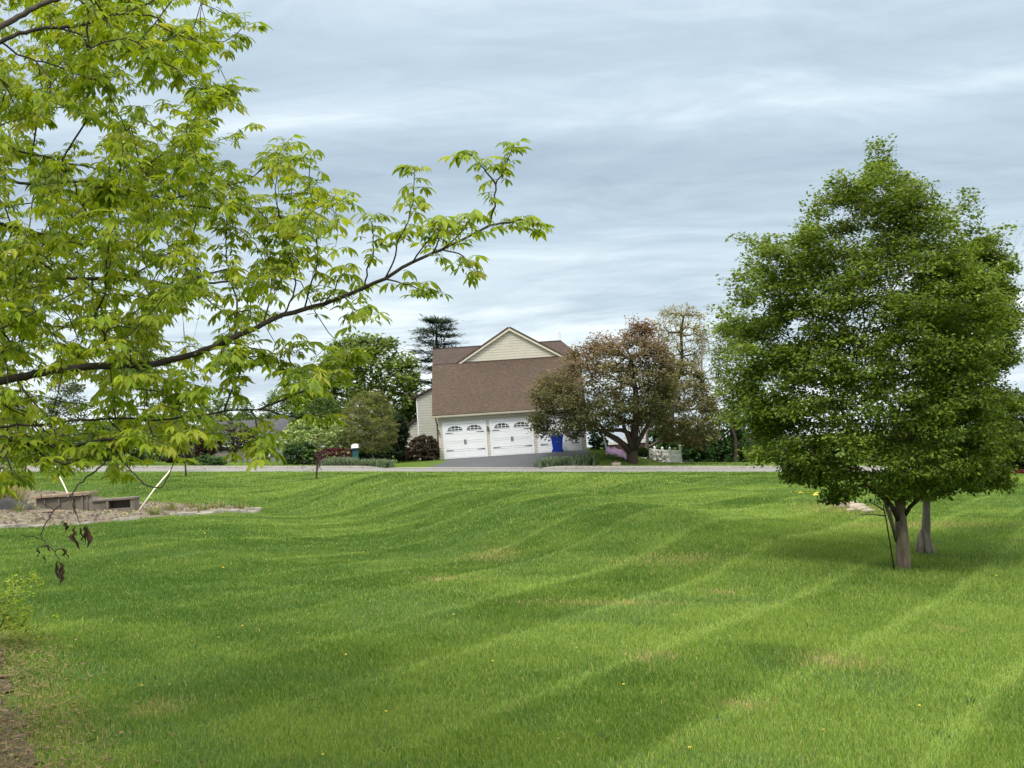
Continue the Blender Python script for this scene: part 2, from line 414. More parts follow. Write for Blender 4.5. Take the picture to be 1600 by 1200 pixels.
def strip(name, A, B, n, dz, mat, flat=False):
    """sheet between two ground lines A and B (lists of xy), draped on the ground"""
    A = np.array([a[:2] for a in A]); B = np.array([b[:2] for b in B]); m = len(A); V = []
    for i in range(m):
        for k in range(n + 1):
            p = A[i] + (B[i] - A[i]) * k / n; V.append((p[0], p[1], gz(*p) + dz))
    F = [(i * (n + 1) + k, (i + 1) * (n + 1) + k, (i + 1) * (n + 1) + k + 1, i * (n + 1) + k + 1) for i in range(m - 1) for k in range(n)]
    return mesh_np(name, V, F, mat, smooth=True)
def resample(P, n):
    P = np.array([p[:2] for p in P], float); s = np.r_[0, np.cumsum(np.linalg.norm(np.diff(P, axis=0), axis=1))]
    t = np.linspace(0, s[-1], n); return np.stack([np.interp(t, s, P[:, 0]), np.interp(t, s, P[:, 1])], 1)
def kerb(name, x0, x1, flare=0):
    n = int((x1 - x0) / .5) + 2; X = np.linspace(x0, x1, n); mb = MB()
    prof = [(0, -.05), (.03, .14), (.26, .15), (.30, -.05)]
    rows = []
    for x in X:
        e = min(1, (x1 - x) / 1.2 + .12) if flare > 0 else (min(1, (x - x0) / 1.2 + .12) if flare < 0 else 1)
        for dy, dz in prof: rows.append((x, ROAD1 + dy + .5 * (1 - e), gz(x, ROAD1) + (dz * e if dz > 0 else dz)))
    F = [(i * 4 + k, (i + 1) * 4 + k, (i + 1) * 4 + k + 1, i * 4 + k + 1) for i in range(n - 1) for k in range(3)]
    mb.add(rows, F); mb.add([rows[0], rows[1], rows[2], rows[3]], [(0, 1, 2, 3)]); mb.add(rows[-4:], [(3, 2, 1, 0)])
    return struct(mb.build(name, M['kerb']))
dl, dr = foot(600, 731, ROAD1)[0], foot(843, 732, ROAD1)[0]
kerb('kerb', -60, dl, 1); kerb('kerb', dr, 60, -1)
# driveway: flares towards the road
A = [(foot(660, 731, ROAD1)[0] - .2, ROAD1 + .02), (-4.3, 88.5), (-4.35, 91.95)]
B = [(foot(842, 732, ROAD1)[0], ROAD1 + .02), (4.25, 88.5), (4.55, 91.95)]
struct(strip('driveway', resample(A, 24), resample(B, 24), 14, .02, M['drive']))
struct(strip('driveway_apron', [(dl, ROAD1 + .01), (dl + .6, ROAD1 + .01), (foot(660, 731, ROAD1)[0] - .2, ROAD1 + .01), (0.2, ROAD1 + .01), (dr, ROAD1 + .01)],
             [(dl + .5, ROAD1 + .4), (dl + .9, ROAD1 + .6), (foot(660, 731, ROAD1)[0] - .1, ROAD1 + .7), (.2, ROAD1 + .7), (dr - .1, ROAD1 + .5)], 3, .03, M['kerb']))

# gravel bed on the left of the lawn
bed_front = [hit(*p) for p in ((-60, 830), (0, 826), (60, 824), (130, 820), (210, 813), (300, 806), (360, 801), (396, 796))]
bed_back = [hit(*p) for p in ((-60, 770), (0, 768), (60, 767), (130, 770), (220, 786), (300, 790), (350, 790.5), (396, 793))]
bf, bb_ = resample(bed_front, 90), resample(bed_back, 90)
bf[:, 1] += .5 * (fbm(bf[:, 0] * 1.3, bf[:, 0] * 0 + 3, 55, 3) - .5); bb_[:, 1] += .9 * (fbm(bb_[:, 0] * .9, bb_[:, 0] * 0 + 8, 56, 3) - .5)
struct(strip('gravel_bed', bf, bb_, 16, .02, M['gravel']))
BED = [tuple(p) for p in bf[::3]] + [tuple(p) for p in bb_[::-3]]
# leaf mulch in the near left corner
mul = [hit(*p) for p in ((-280, 1000), (-60, 985), (0, 1010), (12, 1060), (40, 1130), (62, 1215), (30, 1300))]
mul_b = [hit(-460, q[1]) if False else np.array([q[0] - 2.2, q[1], 0]) for q in mul]
ma = resample(mul, 90); ma[:, 0] += -.02 + .38 * (fbm(ma[:, 1] * 4.0, ma[:, 0] * 2, 61, 3) - .5) + .16 * (vnoise(ma[:, 1] * 14, ma[:, 0] * 0, 63) - .5)
struct(strip('mulch_bed', ma, resample(mul_b, 90), 10, .012, M['mulch']))

# ------------------------------------------------------------------ grass
PATCH = []   # (x, y, rx, ry) worn, straw-coloured spots of the lawn
for px, py, rpx, rpy in ((1305, 1037, 62, 12), (1050, 876, 75, 9), (770, 870, 40, 9), (1130, 928, 25, 5), (690, 906, 40, 5), (1480, 985, 18, 4),
                         (250, 1110, 40, 14), (1440, 822, 120, 5), (1320, 795, 60, 9), 
                         (1160, 1105, 40, 8), (950, 945, 120, 2.2), (1020, 1030, 40, 9)):
    c = hit(px, py); a = hit(px + rpx, py); b = hit(px, py + rpy)
    PATCH.append((c[0], c[1], abs(a[0] - c[0]), max(.18, abs(c[1] - b[1]))))
MUL = [tuple(q[:2]) for q in mul]
def dry_at(x, y):
    d = np.zeros_like(x)
    for cx, cy, a, b in PATCH:
        q = ((x - cx) / a) ** 2 + ((y - cy) / b) ** 2
        d = np.maximum(d, np.exp(-q * 1.1))
    mx = np.interp(y, sorted(q[1] for q in mul[1:6]), [q[0] for q in sorted(mul[1:6], key=lambda q: q[1])])
    d = np.maximum(d, .55 * (1 - sstep(x - mx, .0, .7)) * (y < 12.5))
    return d
def grass(bands):
    Vs, Fs, Cs, base = [], [], [], 0
    for y0, y1, dens, wid, hgt in bands:
        half = .40
        area = half * (y1 ** 2 - y0 ** 2); n = int(area * dens)
        y = np.sqrt(rng.uniform(y0 ** 2, y1 ** 2, n)); x = rng.uniform(-1, 1, n) * half * y
        clump = fbm(x * 2.3, y * 2.3, 31, 2); dry = dry_at(x, y)
        keep = (rng.random(n) < .55 + .6 * clump) & (rng.random(n) > dry * .55)
        keep &= ~in_poly(x, y, BED)
        mx = np.interp(y, sorted(q[1] for q in mul[1:6]), [q[0] for q in sorted(mul[1:6], key=lambda q: q[1])])
        keep &= ~((x < mx) & (y < mul[1][1]) & (rng.random(n) < .62))
        rd = (y > 86) & (x > -4.4 - .3) & (x < 4.6)
        keep &= ~((y > ROAD0 - .05) & (y < ROAD1 + .35)) & ~((y > ROAD1) & (x > dl - .2) & (x < dr) & (y < 92)) & ~rd
        x, y, dry = x[keep], y[keep], dry[keep]; n = len(x); z = ground(x, y)
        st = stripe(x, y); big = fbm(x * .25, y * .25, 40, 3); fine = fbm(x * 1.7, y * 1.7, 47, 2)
        h = hgt * rng.uniform(.55, 1.35, n) * (.75 + .5 * big); w = wid * rng.uniform(.6, 1.3, n)
        tall = rng.random(n) < .004; h = np.where(tall, h * 1.9, h)
        az = rng.uniform(0, 2 * math.pi, n); lean = rng.uniform(.15, .7, n)
        dx = np.cos(az) * lean + STR_S * st * .25; dy = np.sin(az) * lean + STR_C * st * .25
        fx = rng.normal(0, 1, n); fy = rng.normal(0, .6, n); q = np.hypot(fx, fy) + 1e-6; fx, fy = fx / q, fy / q
        P = np.stack([x, y, z], 1); W = np.stack([fx * w * .5, fy * w * .5, np.zeros(n)], 1)
        mid = P + np.stack([dx * h * .35, dy * h * .35, h * .62], 1); tip = P + np.stack([dx * h, dy * h, h * .95], 1)
        V = np.stack([P - W, P + W, mid - W * .75, mid + W * .75, tip], 1).reshape(-1, 3)
        b = base + np.arange(n)[:, None] * 5
        F = (b[:, :, None] + np.array([[0, 1, 3], [0, 3, 2], [2, 3, 4]])[None]).reshape(-1, 3)
        g0 = np.array([.060, .130, .015]); g1 = np.array([.238, .336, .058]); straw = np.array([.40, .33, .14]); blue = np.array([.11, .20, .052])
        k = np.clip(.42 + .5 * (big - .5) * 2.9 + .85 * (fine - .5) + .30 * st + rng.normal(0, .26, n), 0, 1)[:, None]  # stripe term also paints the leaning passes' light and dark into blade colour
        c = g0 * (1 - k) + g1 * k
        clov = sstep(fbm(x * .9 + 31, y * .7, 91, 3), .60, .68)
        bl = (rng.random(n) < .10 + .35 * clov)[:, None]; c = np.where(bl, blue, c)
        sm = np.clip(dry * .62 + .022, 0, .7); isd = (rng.random(n) < sm)[:, None]
        c = np.where(isd, straw * rng.uniform(.6, 1.2, n)[:, None], c)
        Cs.append(np.repeat(c, 5, 0)); Vs.append(V); Fs.append(F); base += n * 5
    V = np.concatenate(Vs); F = np.concatenate(Fs); C = np.concatenate(Cs)
    return struct(mesh_np('grass', V, F, M['grass'], col=C), 'stuff')
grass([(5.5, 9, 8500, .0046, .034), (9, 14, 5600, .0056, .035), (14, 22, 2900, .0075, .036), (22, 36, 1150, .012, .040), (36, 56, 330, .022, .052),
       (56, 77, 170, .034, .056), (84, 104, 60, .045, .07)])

# dry leaves and chips lying on the mulch: uncountable litter
def litter():
    n = 15000; V, F, C = [], [], []
    y = rng.uniform(5.6, mul[1][1], n); mx = np.interp(y, sorted(q[1] for q in mul[1:6]), [q[0] for q in sorted(mul[1:6], key=lambda q: q[1])])
    x = mx + rng.normal(-.55, .46, n)
    for i in range(n):
        a = rng.uniform(0, 6.28); s = rng.uniform(.008, .028); z = gz(x[i], y[i]) + .02 + rng.uniform(0, .025)
        d = np.array([math.cos(a), math.sin(a), rng.uniform(-.3, .3)]) * s; w = np.array([-math.sin(a), math.cos(a), rng.uniform(-.5, .5)]) * s * rng.uniform(.15, .45)
        p = np.array([x[i], y[i], z]); b = len(V); V += [p - d, p + w, p + d, p - w]; F.append((b, b + 1, b + 2, b + 3))
        k = rng.uniform(.4, 1.3); C += [np.array((.17, .12, .06)) * k] * 4
    return struct(mesh_np('leaf_litter', V, F, M['dead'], col=np.array(C)), 'stuff')
litter()

# ------------------------------------------------------------------ foliage machinery
def frames(d, n):
    d = d / np.linalg.norm(d, axis=1, keepdims=True); y = np.cross(n, d); y = y / (np.linalg.norm(y, axis=1, keepdims=True) + 1e-9)
    return np.stack([d, y, np.cross(d, y)], 2)      # columns: length, width, normal
LEAF_Q = (np.array([(0, 0, 0), (.45, .30, .06), (1, 0, -.10), (.45, -.30, .06)]), np.array([(0, 2, 1), (0, 3, 2)]))
LEAF_H = (np.array([(0, 0, 0), (.22, .09, .02), (.55, .175, .0), (.22, -.09, .02), (.55, -.175, .0), (.55, 0, -.05), (1.0, 0, -.22), (.80, .10, -.09), (.80, -.10, -.09)]),
          np.array([(0, 5, 1), (1, 5, 2), (0, 3, 5), (3, 4, 5), (2, 5, 7), (5, 6, 7), (5, 4, 8), (5, 8, 6)]))
LEAF_L = (np.array([(0, 0, 0), (.5, .09, 0), (1, 0, -.05), (.5, -.09, 0)]), np.array([(0, 2, 1), (0, 3, 2)]))
def leaves_mesh(name, pos, d, n, size, cols, mat, parent, origin, tpl=LEAF_Q):
    T, TF = tpl; Fr = frames(d, n); k = len(T)
    V = pos[:, None, :] + np.einsum('nij,kj->nki', Fr, T) * np.asarray(size)[:, None, None]
    F = (np.arange(len(pos))[:, None, None] * k + TF[None]).reshape(-1, 3)
    return mesh_np(name, V.reshape(-1, 3), F, mat, parent, origin, np.repeat(cols, k, 0))

class Skeleton:
    def __init__(s, seed=1): s.p, s.par, s.fix, s.chains = [], [], [], []; s.rs = np.random.default_rng(seed)
    def chain(s, pts, rads=None, attach=-1):
        ids = []; prev = attach
        for i, p in enumerate(pts):
            s.p.append(np.array(p, float)); s.par.append(prev); s.fix.append(None if rads is None else rads[i]); prev = len(s.p) - 1; ids.append(prev)
        s.chains.append((attach, ids)); return ids
    def grow(s, seeds, start=None, up=.0, side=None, step=.4, bend=.12, lift=.08, reach=.25):
        """join every seed to the nearest suitable point of the skeleton, nearest seeds first"""
        P = np.array(s.p); st = P if start is None else start
        dist = np.array([np.min(np.linalg.norm(st - q, axis=1)) for q in seeds]); order = np.argsort(dist)
        cap = len(P) + len(seeds) * 12; A = np.zeros((cap, 3)); A[:len(P)] = P; cnt = len(P); D = np.zeros(cap); tips = []
        for i in order:
            q = seeds[i]; v = q - A[:cnt]; L = np.linalg.norm(v, axis=1) + 1e-6
            cost = L * (1 + up * np.maximum(0, -v[:, 2] / L + .15)) + reach * D[:cnt]
            if side is not None: cost = cost + np.maximum(0, -(v @ side)) * .8
            j = int(np.argmin(cost)); a = A[j].copy(); l = L[j]; m = max(2, min(8, int(l / step) + 1))
            b = s.rs.normal(0, bend, 3) * l; b[2] += lift * l
            pts = [a + (q - a) * t + b * 4 * t * (1 - t) * .5 for t in np.linspace(0, 1, m + 1)[1:]]
            ids = s.chain(pts, None, j)
            if cnt + len(pts) >= cap: break
            for k, p in enumerate(pts): A[cnt] = p; D[cnt] = D[j] + l * (k + 1) / m; cnt += 1
            tips.append(ids[-1])
        return tips
    def radii(s, tip=.004, e=2.4):
        n = len(s.p); r = np.zeros(n); kids = np.zeros(n, int)
        for p in s.par:
            if p >= 0: kids[p] += 1
        acc = np.zeros(n)
        for i in range(n - 1, -1, -1):
            r[i] = max(tip, acc[i] ** (1 / e)) if kids[i] else tip
            if s.fix[i] is not None: r[i] = s.fix[i]
            if s.par[i] >= 0: acc[s.par[i]] += r[i] ** e
        for i in range(n):                              # never thicker than what carries it
            p = s.par[i]
            if p >= 0 and s.fix[i] is None: r[i] = min(r[i], r[p] * .92)
        return r
    def mesh(s, name, mat, parent, origin, tip=.004, e=2.4, sides=5, only=None):
        r = s.radii(tip, e); mb = MB()
        for a, ids in s.chains:
            if only is not None and not only(r[ids[0]]): continue
            pts = [s.p[i] for i in ids]; rad = [r[i] for i in ids]
            if a >= 0: pts = [s.p[a]] + pts; rad = [rad[0]] + rad
            if len(pts) < 2: continue
            mb.tube(pts, rad, 9 if max(rad) > tip * 12 else sides, caps=False)
        o = mb.build(name, mat, parent, smooth=True)
        me = o.data; V = np.array(mb.v, np.float32) - np.asarray(origin, np.float32)[None]; me.vertices.foreach_set('co', V.ravel()); me.update()
        return o

def poly_at(poly, Y):
    """outline in the photo -> outline (x, z) at distance Y"""
    return [(p[0], p[2]) for p in (at(px, py, Y) for px, py in poly)]
def crown_seeds(poly, Y, n, rs, clump=.9, depth=1.0, gap=.40, nscale=1.0):
    """points inside a rounded body whose silhouette is the outline: depth follows the width at each height"""
    Q = poly_at(poly, Y); Q = np.array(Q); x0, z0 = Q.min(0); x1, z1 = Q.max(0); out = []
    lv = np.linspace(z0, z1, 60); span = []
    gx = np.linspace(x0, x1, 160)
    for z in lv:
        ins = in_poly(gx, np.full_like(gx, z), Q); span.append((gx[ins].min(), gx[ins].max()) if ins.any() else (0, 0))
    span = np.array(span); off = rs.uniform(0, 50, 3); tries = 0
    while len(out) < n and tries < n * 60:
        tries += 1; x = rs.uniform(x0, x1); z = rs.uniform(z0, z1)
        if not in_poly(np.array([x]), np.array([z]), Q)[0]: continue
        a = np.interp(z, lv, span[:, 0]); b = np.interp(z, lv, span[:, 1]); hw = max(.05, (b - a) / 2); c = (a + b) / 2
        t = max(0.0, 1 - ((x - c) / hw) ** 2); dy = depth * hw * math.sqrt(t) * rs.uniform(-1, 1)
        rr = max(abs(dy) / (depth * hw + 1e-6), abs(x - c) / hw)
        if rs.random() > .35 + .65 * rr: continue          # more twigs towards the outside
        if clump and mnoise.noise(Vector((x, dy, z * 1.6)) * (2.2 * nscale) + Vector(off)) * .5 + .5 < gap * clump + rs.uniform(-.08, .08): continue
        out.append((x, Y + dy, z))
    return np.array(out)

def tinted(n, stops, rs, var=.18, key=None):
    k = np.clip(rs.random(n) if key is None else key + rs.normal(0, .18, n), 0, .9999) * (len(stops) - 1); i = k.astype(int); f = (k - i)[:, None]
    S = np.array(stops); return (S[i] * (1 - f) + S[i + 1] * f) * np.clip(rs.normal(1, var, n), .4, 1.7)[:, None]

def fringe(poly, Y, n, seed, zmin, lo=10, hi=34, every=9):
    """short shoots standing out past the outline, upward and outward"""
    r = np.random.default_rng(seed); P = np.array(poly, float); c = P.mean(0); out = []
    for _ in range(n):
        i = r.integers(0, len(P)); t = r.random(); p = P[i] + (P[(i + 1) % len(P)] - P[i]) * t
        if p[1] > zmin: continue
        v = p - c; v = v / np.linalg.norm(v) + np.array([0, -.8]); v /= np.linalg.norm(v); l = r.uniform(lo, hi); m = max(2, int(l / every)); dy = r.normal(0, .5)
        for k in range(m + 1): q = p + v * (l * k / m - 6); out.append(at(q[0] + r.normal(0, 2.5), q[1], Y + dy))
    return np.array(out)

def make_tree(name, label, cat, poly, base, Y, seeds_n, leaf_n, leaf_size, cols, group=None, bark='bark', trunk_r=.12, stems=1, trunk_top=.55, spread=.30,
              seed=1, clump=.9, gap=.40, depth=.9, tip=.006, up=.9, lean_out=.35, tpl=LEAF_Q, zkey=False, mat='leaf', extra=None, nscale=1.0, droop=.0, trunk_path=None, step=.4, e=2.4, flat=.62):
    rs = np.random.default_rng(seed); b = np.array(base, float)
    root = empty(name, b, label, cat, group)
    S = crown_seeds(poly, Y, seeds_n, rs, clump, depth, gap, nscale)
    if extra is not None: S = np.concatenate([S, extra])
    sk = Skeleton(seed); top = S[:, 2].max(); cx, cy = S[:, 0].mean(), S[:, 1].mean(); H = top - b[2]
    sink = np.array([0, 0, .15])
    if trunk_path is not None:
        sk.chain([b - sink] + [np.array(q) for q in trunk_path], [trunk_r * 1.1] + list(np.linspace(trunk_r, trunk_r * .35, len(trunk_path))))
    else:
        for k in range(stems):
            a = 2 * math.pi * k / max(1, stems) + rs.uniform(0, 1); o = (0 if stems == 1 else spread * H * .45)
            tp = np.array([b[0] + (cx - b[0]) * .8 + math.cos(a) * o, b[1] + (cy - b[1]) * .8 + math.sin(a) * o * depth, b[2] + H * trunk_top * rs.uniform(.85, 1.1)])
            m = 7; pts, rad = [], []
            for t in np.linspace(0, 1, m):
                w = t ** 1.3; p = b - sink * (1 - t) + (tp - b) * np.array([w, w, t]) + rs.normal(0, .012 * H, 3) * (0 < t < 1) * np.array([1, 1, 0])
                if stems > 1: p = p + np.array([math.cos(a), math.sin(a), 0]) * trunk_r * .7 * (1 - t)
                pts.append(p); rad.append(trunk_r * ((1.25 if t == 0 else 1) - .62 * t) * (1 if stems == 1 else .8))
            sk.chain(pts, rad)
    sk.grow(S, up=up, step=step, lift=.10 if droop == 0 else -.02)
    sk.mesh('trunk', M[bark], root, b, tip, e)
    tips = S
    if leaf_n:
        per = leaf_n / len(tips); idx = rs.integers(0, len(tips), leaf_n)
        sp = spread * np.clip(H / 6, .35, 1.6) * .62
        pos = tips[idx] + np.clip(rs.normal(0, 1, (leaf_n, 3)), -1.9, 1.9) * np.array([sp, sp, sp * flat])
        ctr = np.array([cx, cy, b[2] + H * .45]); out = pos - ctr; out /= np.linalg.norm(out, axis=1, keepdims=True) + 1e-6
        d = rs.normal(0, 1, (leaf_n, 3)); d[:, 2] = d[:, 2] * .45 - .15 - droop; d = d + out * lean_out
        nrm = rs.normal(0, .55, (leaf_n, 3)) + np.array([0, 0, 1]) + out * .35
        key = None
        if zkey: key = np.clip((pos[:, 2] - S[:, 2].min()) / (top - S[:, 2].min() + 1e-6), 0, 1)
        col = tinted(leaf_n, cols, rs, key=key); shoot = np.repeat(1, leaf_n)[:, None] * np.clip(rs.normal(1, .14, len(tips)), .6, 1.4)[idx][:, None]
        leaves_mesh('crown', pos, d, nrm, leaf_size * rs.uniform(.6, 1.35, leaf_n), col * shoot, M[mat], root, b, tpl)
    return root

# ------------------------------------------------------------------ house with three garage doors
def build_house():
    o = np.array([0.0, 92.0, PAD_Z])
    root = empty('house', o, 'cream sided house with brown roof, pointed gable and three white garage doors', 'house')
    def loc(px, py, Y): return at(px, py, Y) - o
    xl, xr = loc(688, 717.6, 92)[0], loc(917, 704, 92)[0]
    ze = loc(676, 651.6, 91.65)[2]; yb = 3.3; zb = loc(678.5, 573, 92 + yb)[2]; zr = loc(678.5, 548, 92 + 5.3)[2]; yr = 5.3
    MB().box(xl, xr, 0, 11, -.4, ze + .12).build('wall', M['siding'], root)
    # gable ends under the two-pitched roof
    for x, pk in ((xl, zr), (xr - .12, zb)):
        MB().add([(x, .05, ze + .12), (x, yb, zb - .1), (x, yr, pk - .1), (x, 2 * yr - yb, zb - .1), (x, 2 * yr - .05, ze + .12),
                  (x + .12, .05, ze + .12), (x + .12, yb, zb - .1), (x + .12, yr, pk - .1), (x + .12, 2 * yr - yb, zb - .1), (x + .12, 2 * yr - .05, ze + .12)],
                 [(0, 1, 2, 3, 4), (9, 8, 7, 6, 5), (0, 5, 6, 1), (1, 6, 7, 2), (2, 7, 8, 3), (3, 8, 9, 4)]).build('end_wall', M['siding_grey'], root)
    a, b = xl - .32, xr + .12
    MB().slab((a, -.36, ze), (b, -.36, ze), (b, yb, zb), (a, yb, zb), .12).build('roof', M['shingle'], root)
    rr = loc(878, 550, 92 + yr)[0]
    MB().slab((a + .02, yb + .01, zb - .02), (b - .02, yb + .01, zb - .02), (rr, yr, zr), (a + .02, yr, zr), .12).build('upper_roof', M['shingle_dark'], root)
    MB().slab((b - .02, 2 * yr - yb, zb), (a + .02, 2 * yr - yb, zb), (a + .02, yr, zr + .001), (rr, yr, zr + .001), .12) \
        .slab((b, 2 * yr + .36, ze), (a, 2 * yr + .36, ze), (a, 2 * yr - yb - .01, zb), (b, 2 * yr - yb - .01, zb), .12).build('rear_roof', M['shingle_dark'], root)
    MB().add([(b - .02, yb, zb - .05), (b - .02, 2 * yr - yb, zb - .05), (rr, yr, zr - .05), (b - .02, yb, zb + .13), (b - .02, 2 * yr - yb, zb + .13), (rr, yr, zr + .125)],
             [(0, 2, 1), (3, 4, 5), (0, 1, 4, 3), (1, 2, 5, 4), (2, 0, 3, 5)]).build('hip_roof', M['shingle_dark'], root)
    MB().box(a + .02, rr, yr - .1, yr + .1, zr + .08, zr + .15).build('ridge_cap', M['shingle_dark'], root)
    MB().box(a + .02, b - .02, yb - .05, yb + .06, zb + .10, zb + .15).build('roof_break_strip', M['brown'], root)
    # eave: soffit, fascia, gutter, downspout
    MB().box(xl - .2, xr + .05, -.34, -.012, ze - .03, ze + .03).build('soffit', M['cream'], root)
    MB().box(a, b, -.40, -.345, ze - .10, ze + .03).build('fascia', M['cream'], root)
    gt = MB()
    gt.add([(a, -.402, ze + .05), (b, -.402, ze + .05), (b, -.47, ze + .05), (a, -.47, ze + .05), (a, -.402, ze - .05), (b, -.402, ze - .05), (b, -.44, ze - .06), (a, -.44, ze - .06)],
           [(0, 1, 2, 3), (3, 2, 6, 7), (7, 6, 5, 4), (4, 5, 1, 0), (0, 3, 7, 4), (1, 5, 6, 2)])
    gt.build('gutter', M['cream'], root)
    MB().tube([(xl - .10, -.40, ze - .05), (xl - .10, -.36, ze - .25), (xl - .07, .10, ze - .45), (xl - .07, .10, .12), (xl - .1, -.1, .03)], .045, 8).build('downspout', M['brown'], root)
    # siding corner boards
    cb = MB().box(xl - .012, xl + .09, -.016, .10, -.2, ze - .03); cb.build('corner_board', M['cream'], root)
    MB().box(xr - .09, xr + .012, -.016, .10, -.2, ze - .03).build('corner_board', M['cream'], root)
    # the big gable standing on the garage roof
    yg = yb + .12
    gl, ga, gr = loc(713, 570.5, 92 + yg), loc(798, 512.5, 92 + yg), loc(884.5, 558.5, 92 + yg)
    zbase = (gl[2] + gr[2]) / 2; xc = (gl[0] + gr[0]) / 2; hw = (gr[0] - gl[0]) / 2; za = ga[2]; sl = (za - zbase) / hw
    MB().prism([(xc - hw + .25, zbase - .1), (xc + hw - .25, zbase - .1), (xc + hw - .25, zbase + .13), (xc, za - .06), (xc - hw + .25, zbase + .13)], yg, 8.5).build('gable_wall', M['siding'], root)
    for s in (-1, 1):
        e = (xc + s * (hw + .05), zbase - .05 * sl)
        P = [(e[0], yg - .22, e[1]), (xc, yg - .22, za), (xc, 9.5, za), (e[0], 9.5, e[1])]
        if s > 0: P = [P[1], P[0], P[3], P[2]]
        MB().slab(*P, .10).build('gable_roof', M['shingle'], root)
        # rake board: pale band under the roof edge
        t = .14
        q = [(e[0], e[1] - .01), (e[0], e[1] - t), (xc, za - t * 1.12), (xc, za - .01)]
        MB().prism(q if s < 0 else q[::-1], yg - .2, yg - .02).build('rake_board', M['cream'], root)
    # three carriage-style doors
    def door(xc):
        d = MB().box(xc - 1.22, xc + 1.22, -.028, -.004, 0.01, 2.13)
        for z in (.54, 1.07, 1.60): d.box(xc - 1.22, xc + 1.22, -.033, -.030, z - .006, z - .002)
        for sx in (-1, 1):
            cx = xc + sx * .61
            for z0, z1 in ((.08, .50), (.58, 1.03), (1.11, 1.56)):
                d.box(cx - .54, cx - .50, -.040, -.029, z0, z1).box(cx + .50, cx + .54, -.040, -.029, z0, z1)
                d.box(cx - .50, cx + .50, -.039, -.029, z0, z0 + .04).box(cx - .50, cx + .50, -.039, -.029, z1 - .04, z1)
        D = d.build('garage_door', M['white'], root)
        MB().box(xc - 1.36, xc - 1.225, -.045, -.003, 0, 2.27).box(xc + 1.225, xc + 1.36, -.045, -.003, 0, 2.27).box(xc - 1.225, xc + 1.225, -.046, -.003, 2.135, 2.27).build('door_trim', M['white'], root)
        for sx in (-1, 1):
            cx = xc + sx * .60; W = .47
            arch = [(cx + W * math.cos(t), 1.80 + .24 * math.sin(t)) for t in np.linspace(0, math.pi, 15)]
            ring = [(cx - W, 1.73), (cx + W, 1.73)] + arch
            pane = MB().prism(ring, -.043, -.036).build('window', M['glass'], D)
            fr = MB()
            outl = [(cx - W, 1.73), (cx + W, 1.73)] + arch
            for i in range(len(outl)):
                p, q = outl[i], outl[(i + 1) % len(outl)]; fr.tube([(p[0], -.046, p[1]), (q[0], -.046, q[1])], .016, 5)
            fr.build('frame', M['white'], pane)
            for k, xx in enumerate((-.235, 0, .235)):
                top = 1.80 + .24 * math.sqrt(1 - (xx / W) ** 2)
                MB().box(cx + xx - .014, cx + xx + .014, -.056, -.044, 1.74, top - .01).build('muntin', M['white'], pane)
            MB().box(cx - W + .02, cx + W - .02, -.060, -.045, 1.845, 1.873).build('muntin', M['white'], pane)
        for sx in (-1, 1):
            for z in (.52, 1.60):
                x0 = xc + sx * 1.19; x1 = xc + sx * .76
                mb = MB().add([(x0, -.05, z - .03), (x0, -.05, z + .03), (x1, -.05, z + .012), (x1 - sx * .05, -.05, z), (x1, -.05, z - .012),
                               (x0, -.041, z - .03), (x0, -.041, z + .03), (x1, -.041, z + .012), (x1 - sx * .05, -.041, z), (x1, -.041, z - .012)],
                              [(0, 1, 2, 3, 4), (9, 8, 7, 6, 5), (0, 5, 6, 1), (1, 6, 7, 2), (2, 7, 8, 3), (3, 8, 9, 4), (4, 9, 5, 0)])
                mb.build('hinge', M['iron'], D)
        hb = MB()
        for sx in (-.035, .035):
            hb.tube([(xc + sx, -.03, 1.13), (xc + sx * 1.6, -.075, 1.09), (xc + sx * 1.6, -.075, .93), (xc + sx, -.03, .89)], .014, 6)
        hb.box(xc - .06, xc - .015, -.046, -.041, .86, 1.16).box(xc + .015, xc + .06, -.046, -.041, .86, 1.16)
        hb.build('handle', M['iron'], D)
    cx = [loc(p, q, 92)[0] for p, q in ((728.6, 714), (801.8, 710), (875.6, 706))]
    for c in cx: door(c)
    for x in (cx[0] - 1.62, (cx[0] + cx[1]) / 2, (cx[1] + cx[2]) / 2):
        L = MB().box(x - .05, x + .05, -.03, -.004, 1.62, 1.80)
        L.tube([(x, -.03, 1.82), (x, -.12, 1.90), (x, -.15, 1.86)], .012, 6).tube([(x, -.15, 1.86), (x, -.15, 1.80)], [.02, .085], 6).tube([(x, -.15, 1.60), (x, -.15, 1.56)], [.06, .02], 6)
        lan = L.build('wall_lantern', M['iron'], root)
        MB().tube([(x, -.15, 1.80), (x, -.15, 1.60)], [.075, .055], 6).build('lantern_glass', M['glass_soft'], lan)
    # side wing, set back on the left: pale siding with a raking roof edge
    yw = 5.2
    p = [loc(*q, 92 + yw) for q in ((628, 697), (682, 690), (682, 603), (650, 622), (650, 640), (628, 662))]
    x0, x1, x2 = p[0][0], p[1][0], p[3][0]
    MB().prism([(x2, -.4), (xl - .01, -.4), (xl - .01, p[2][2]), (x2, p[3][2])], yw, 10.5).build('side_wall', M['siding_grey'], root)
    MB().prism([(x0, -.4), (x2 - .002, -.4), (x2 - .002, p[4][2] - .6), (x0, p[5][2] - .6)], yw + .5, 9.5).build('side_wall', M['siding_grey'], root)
    MB().slab((x2 - .25, yw - .2, p[3][2] - .06), (xl - .012, yw - .2, p[2][2] + .02), (xl - .012, 10.6, p[2][2] + .02), (x2 - .25, 10.6, p[3][2] - .06), .1).build('side_roof', M['shingle_dark'], root)
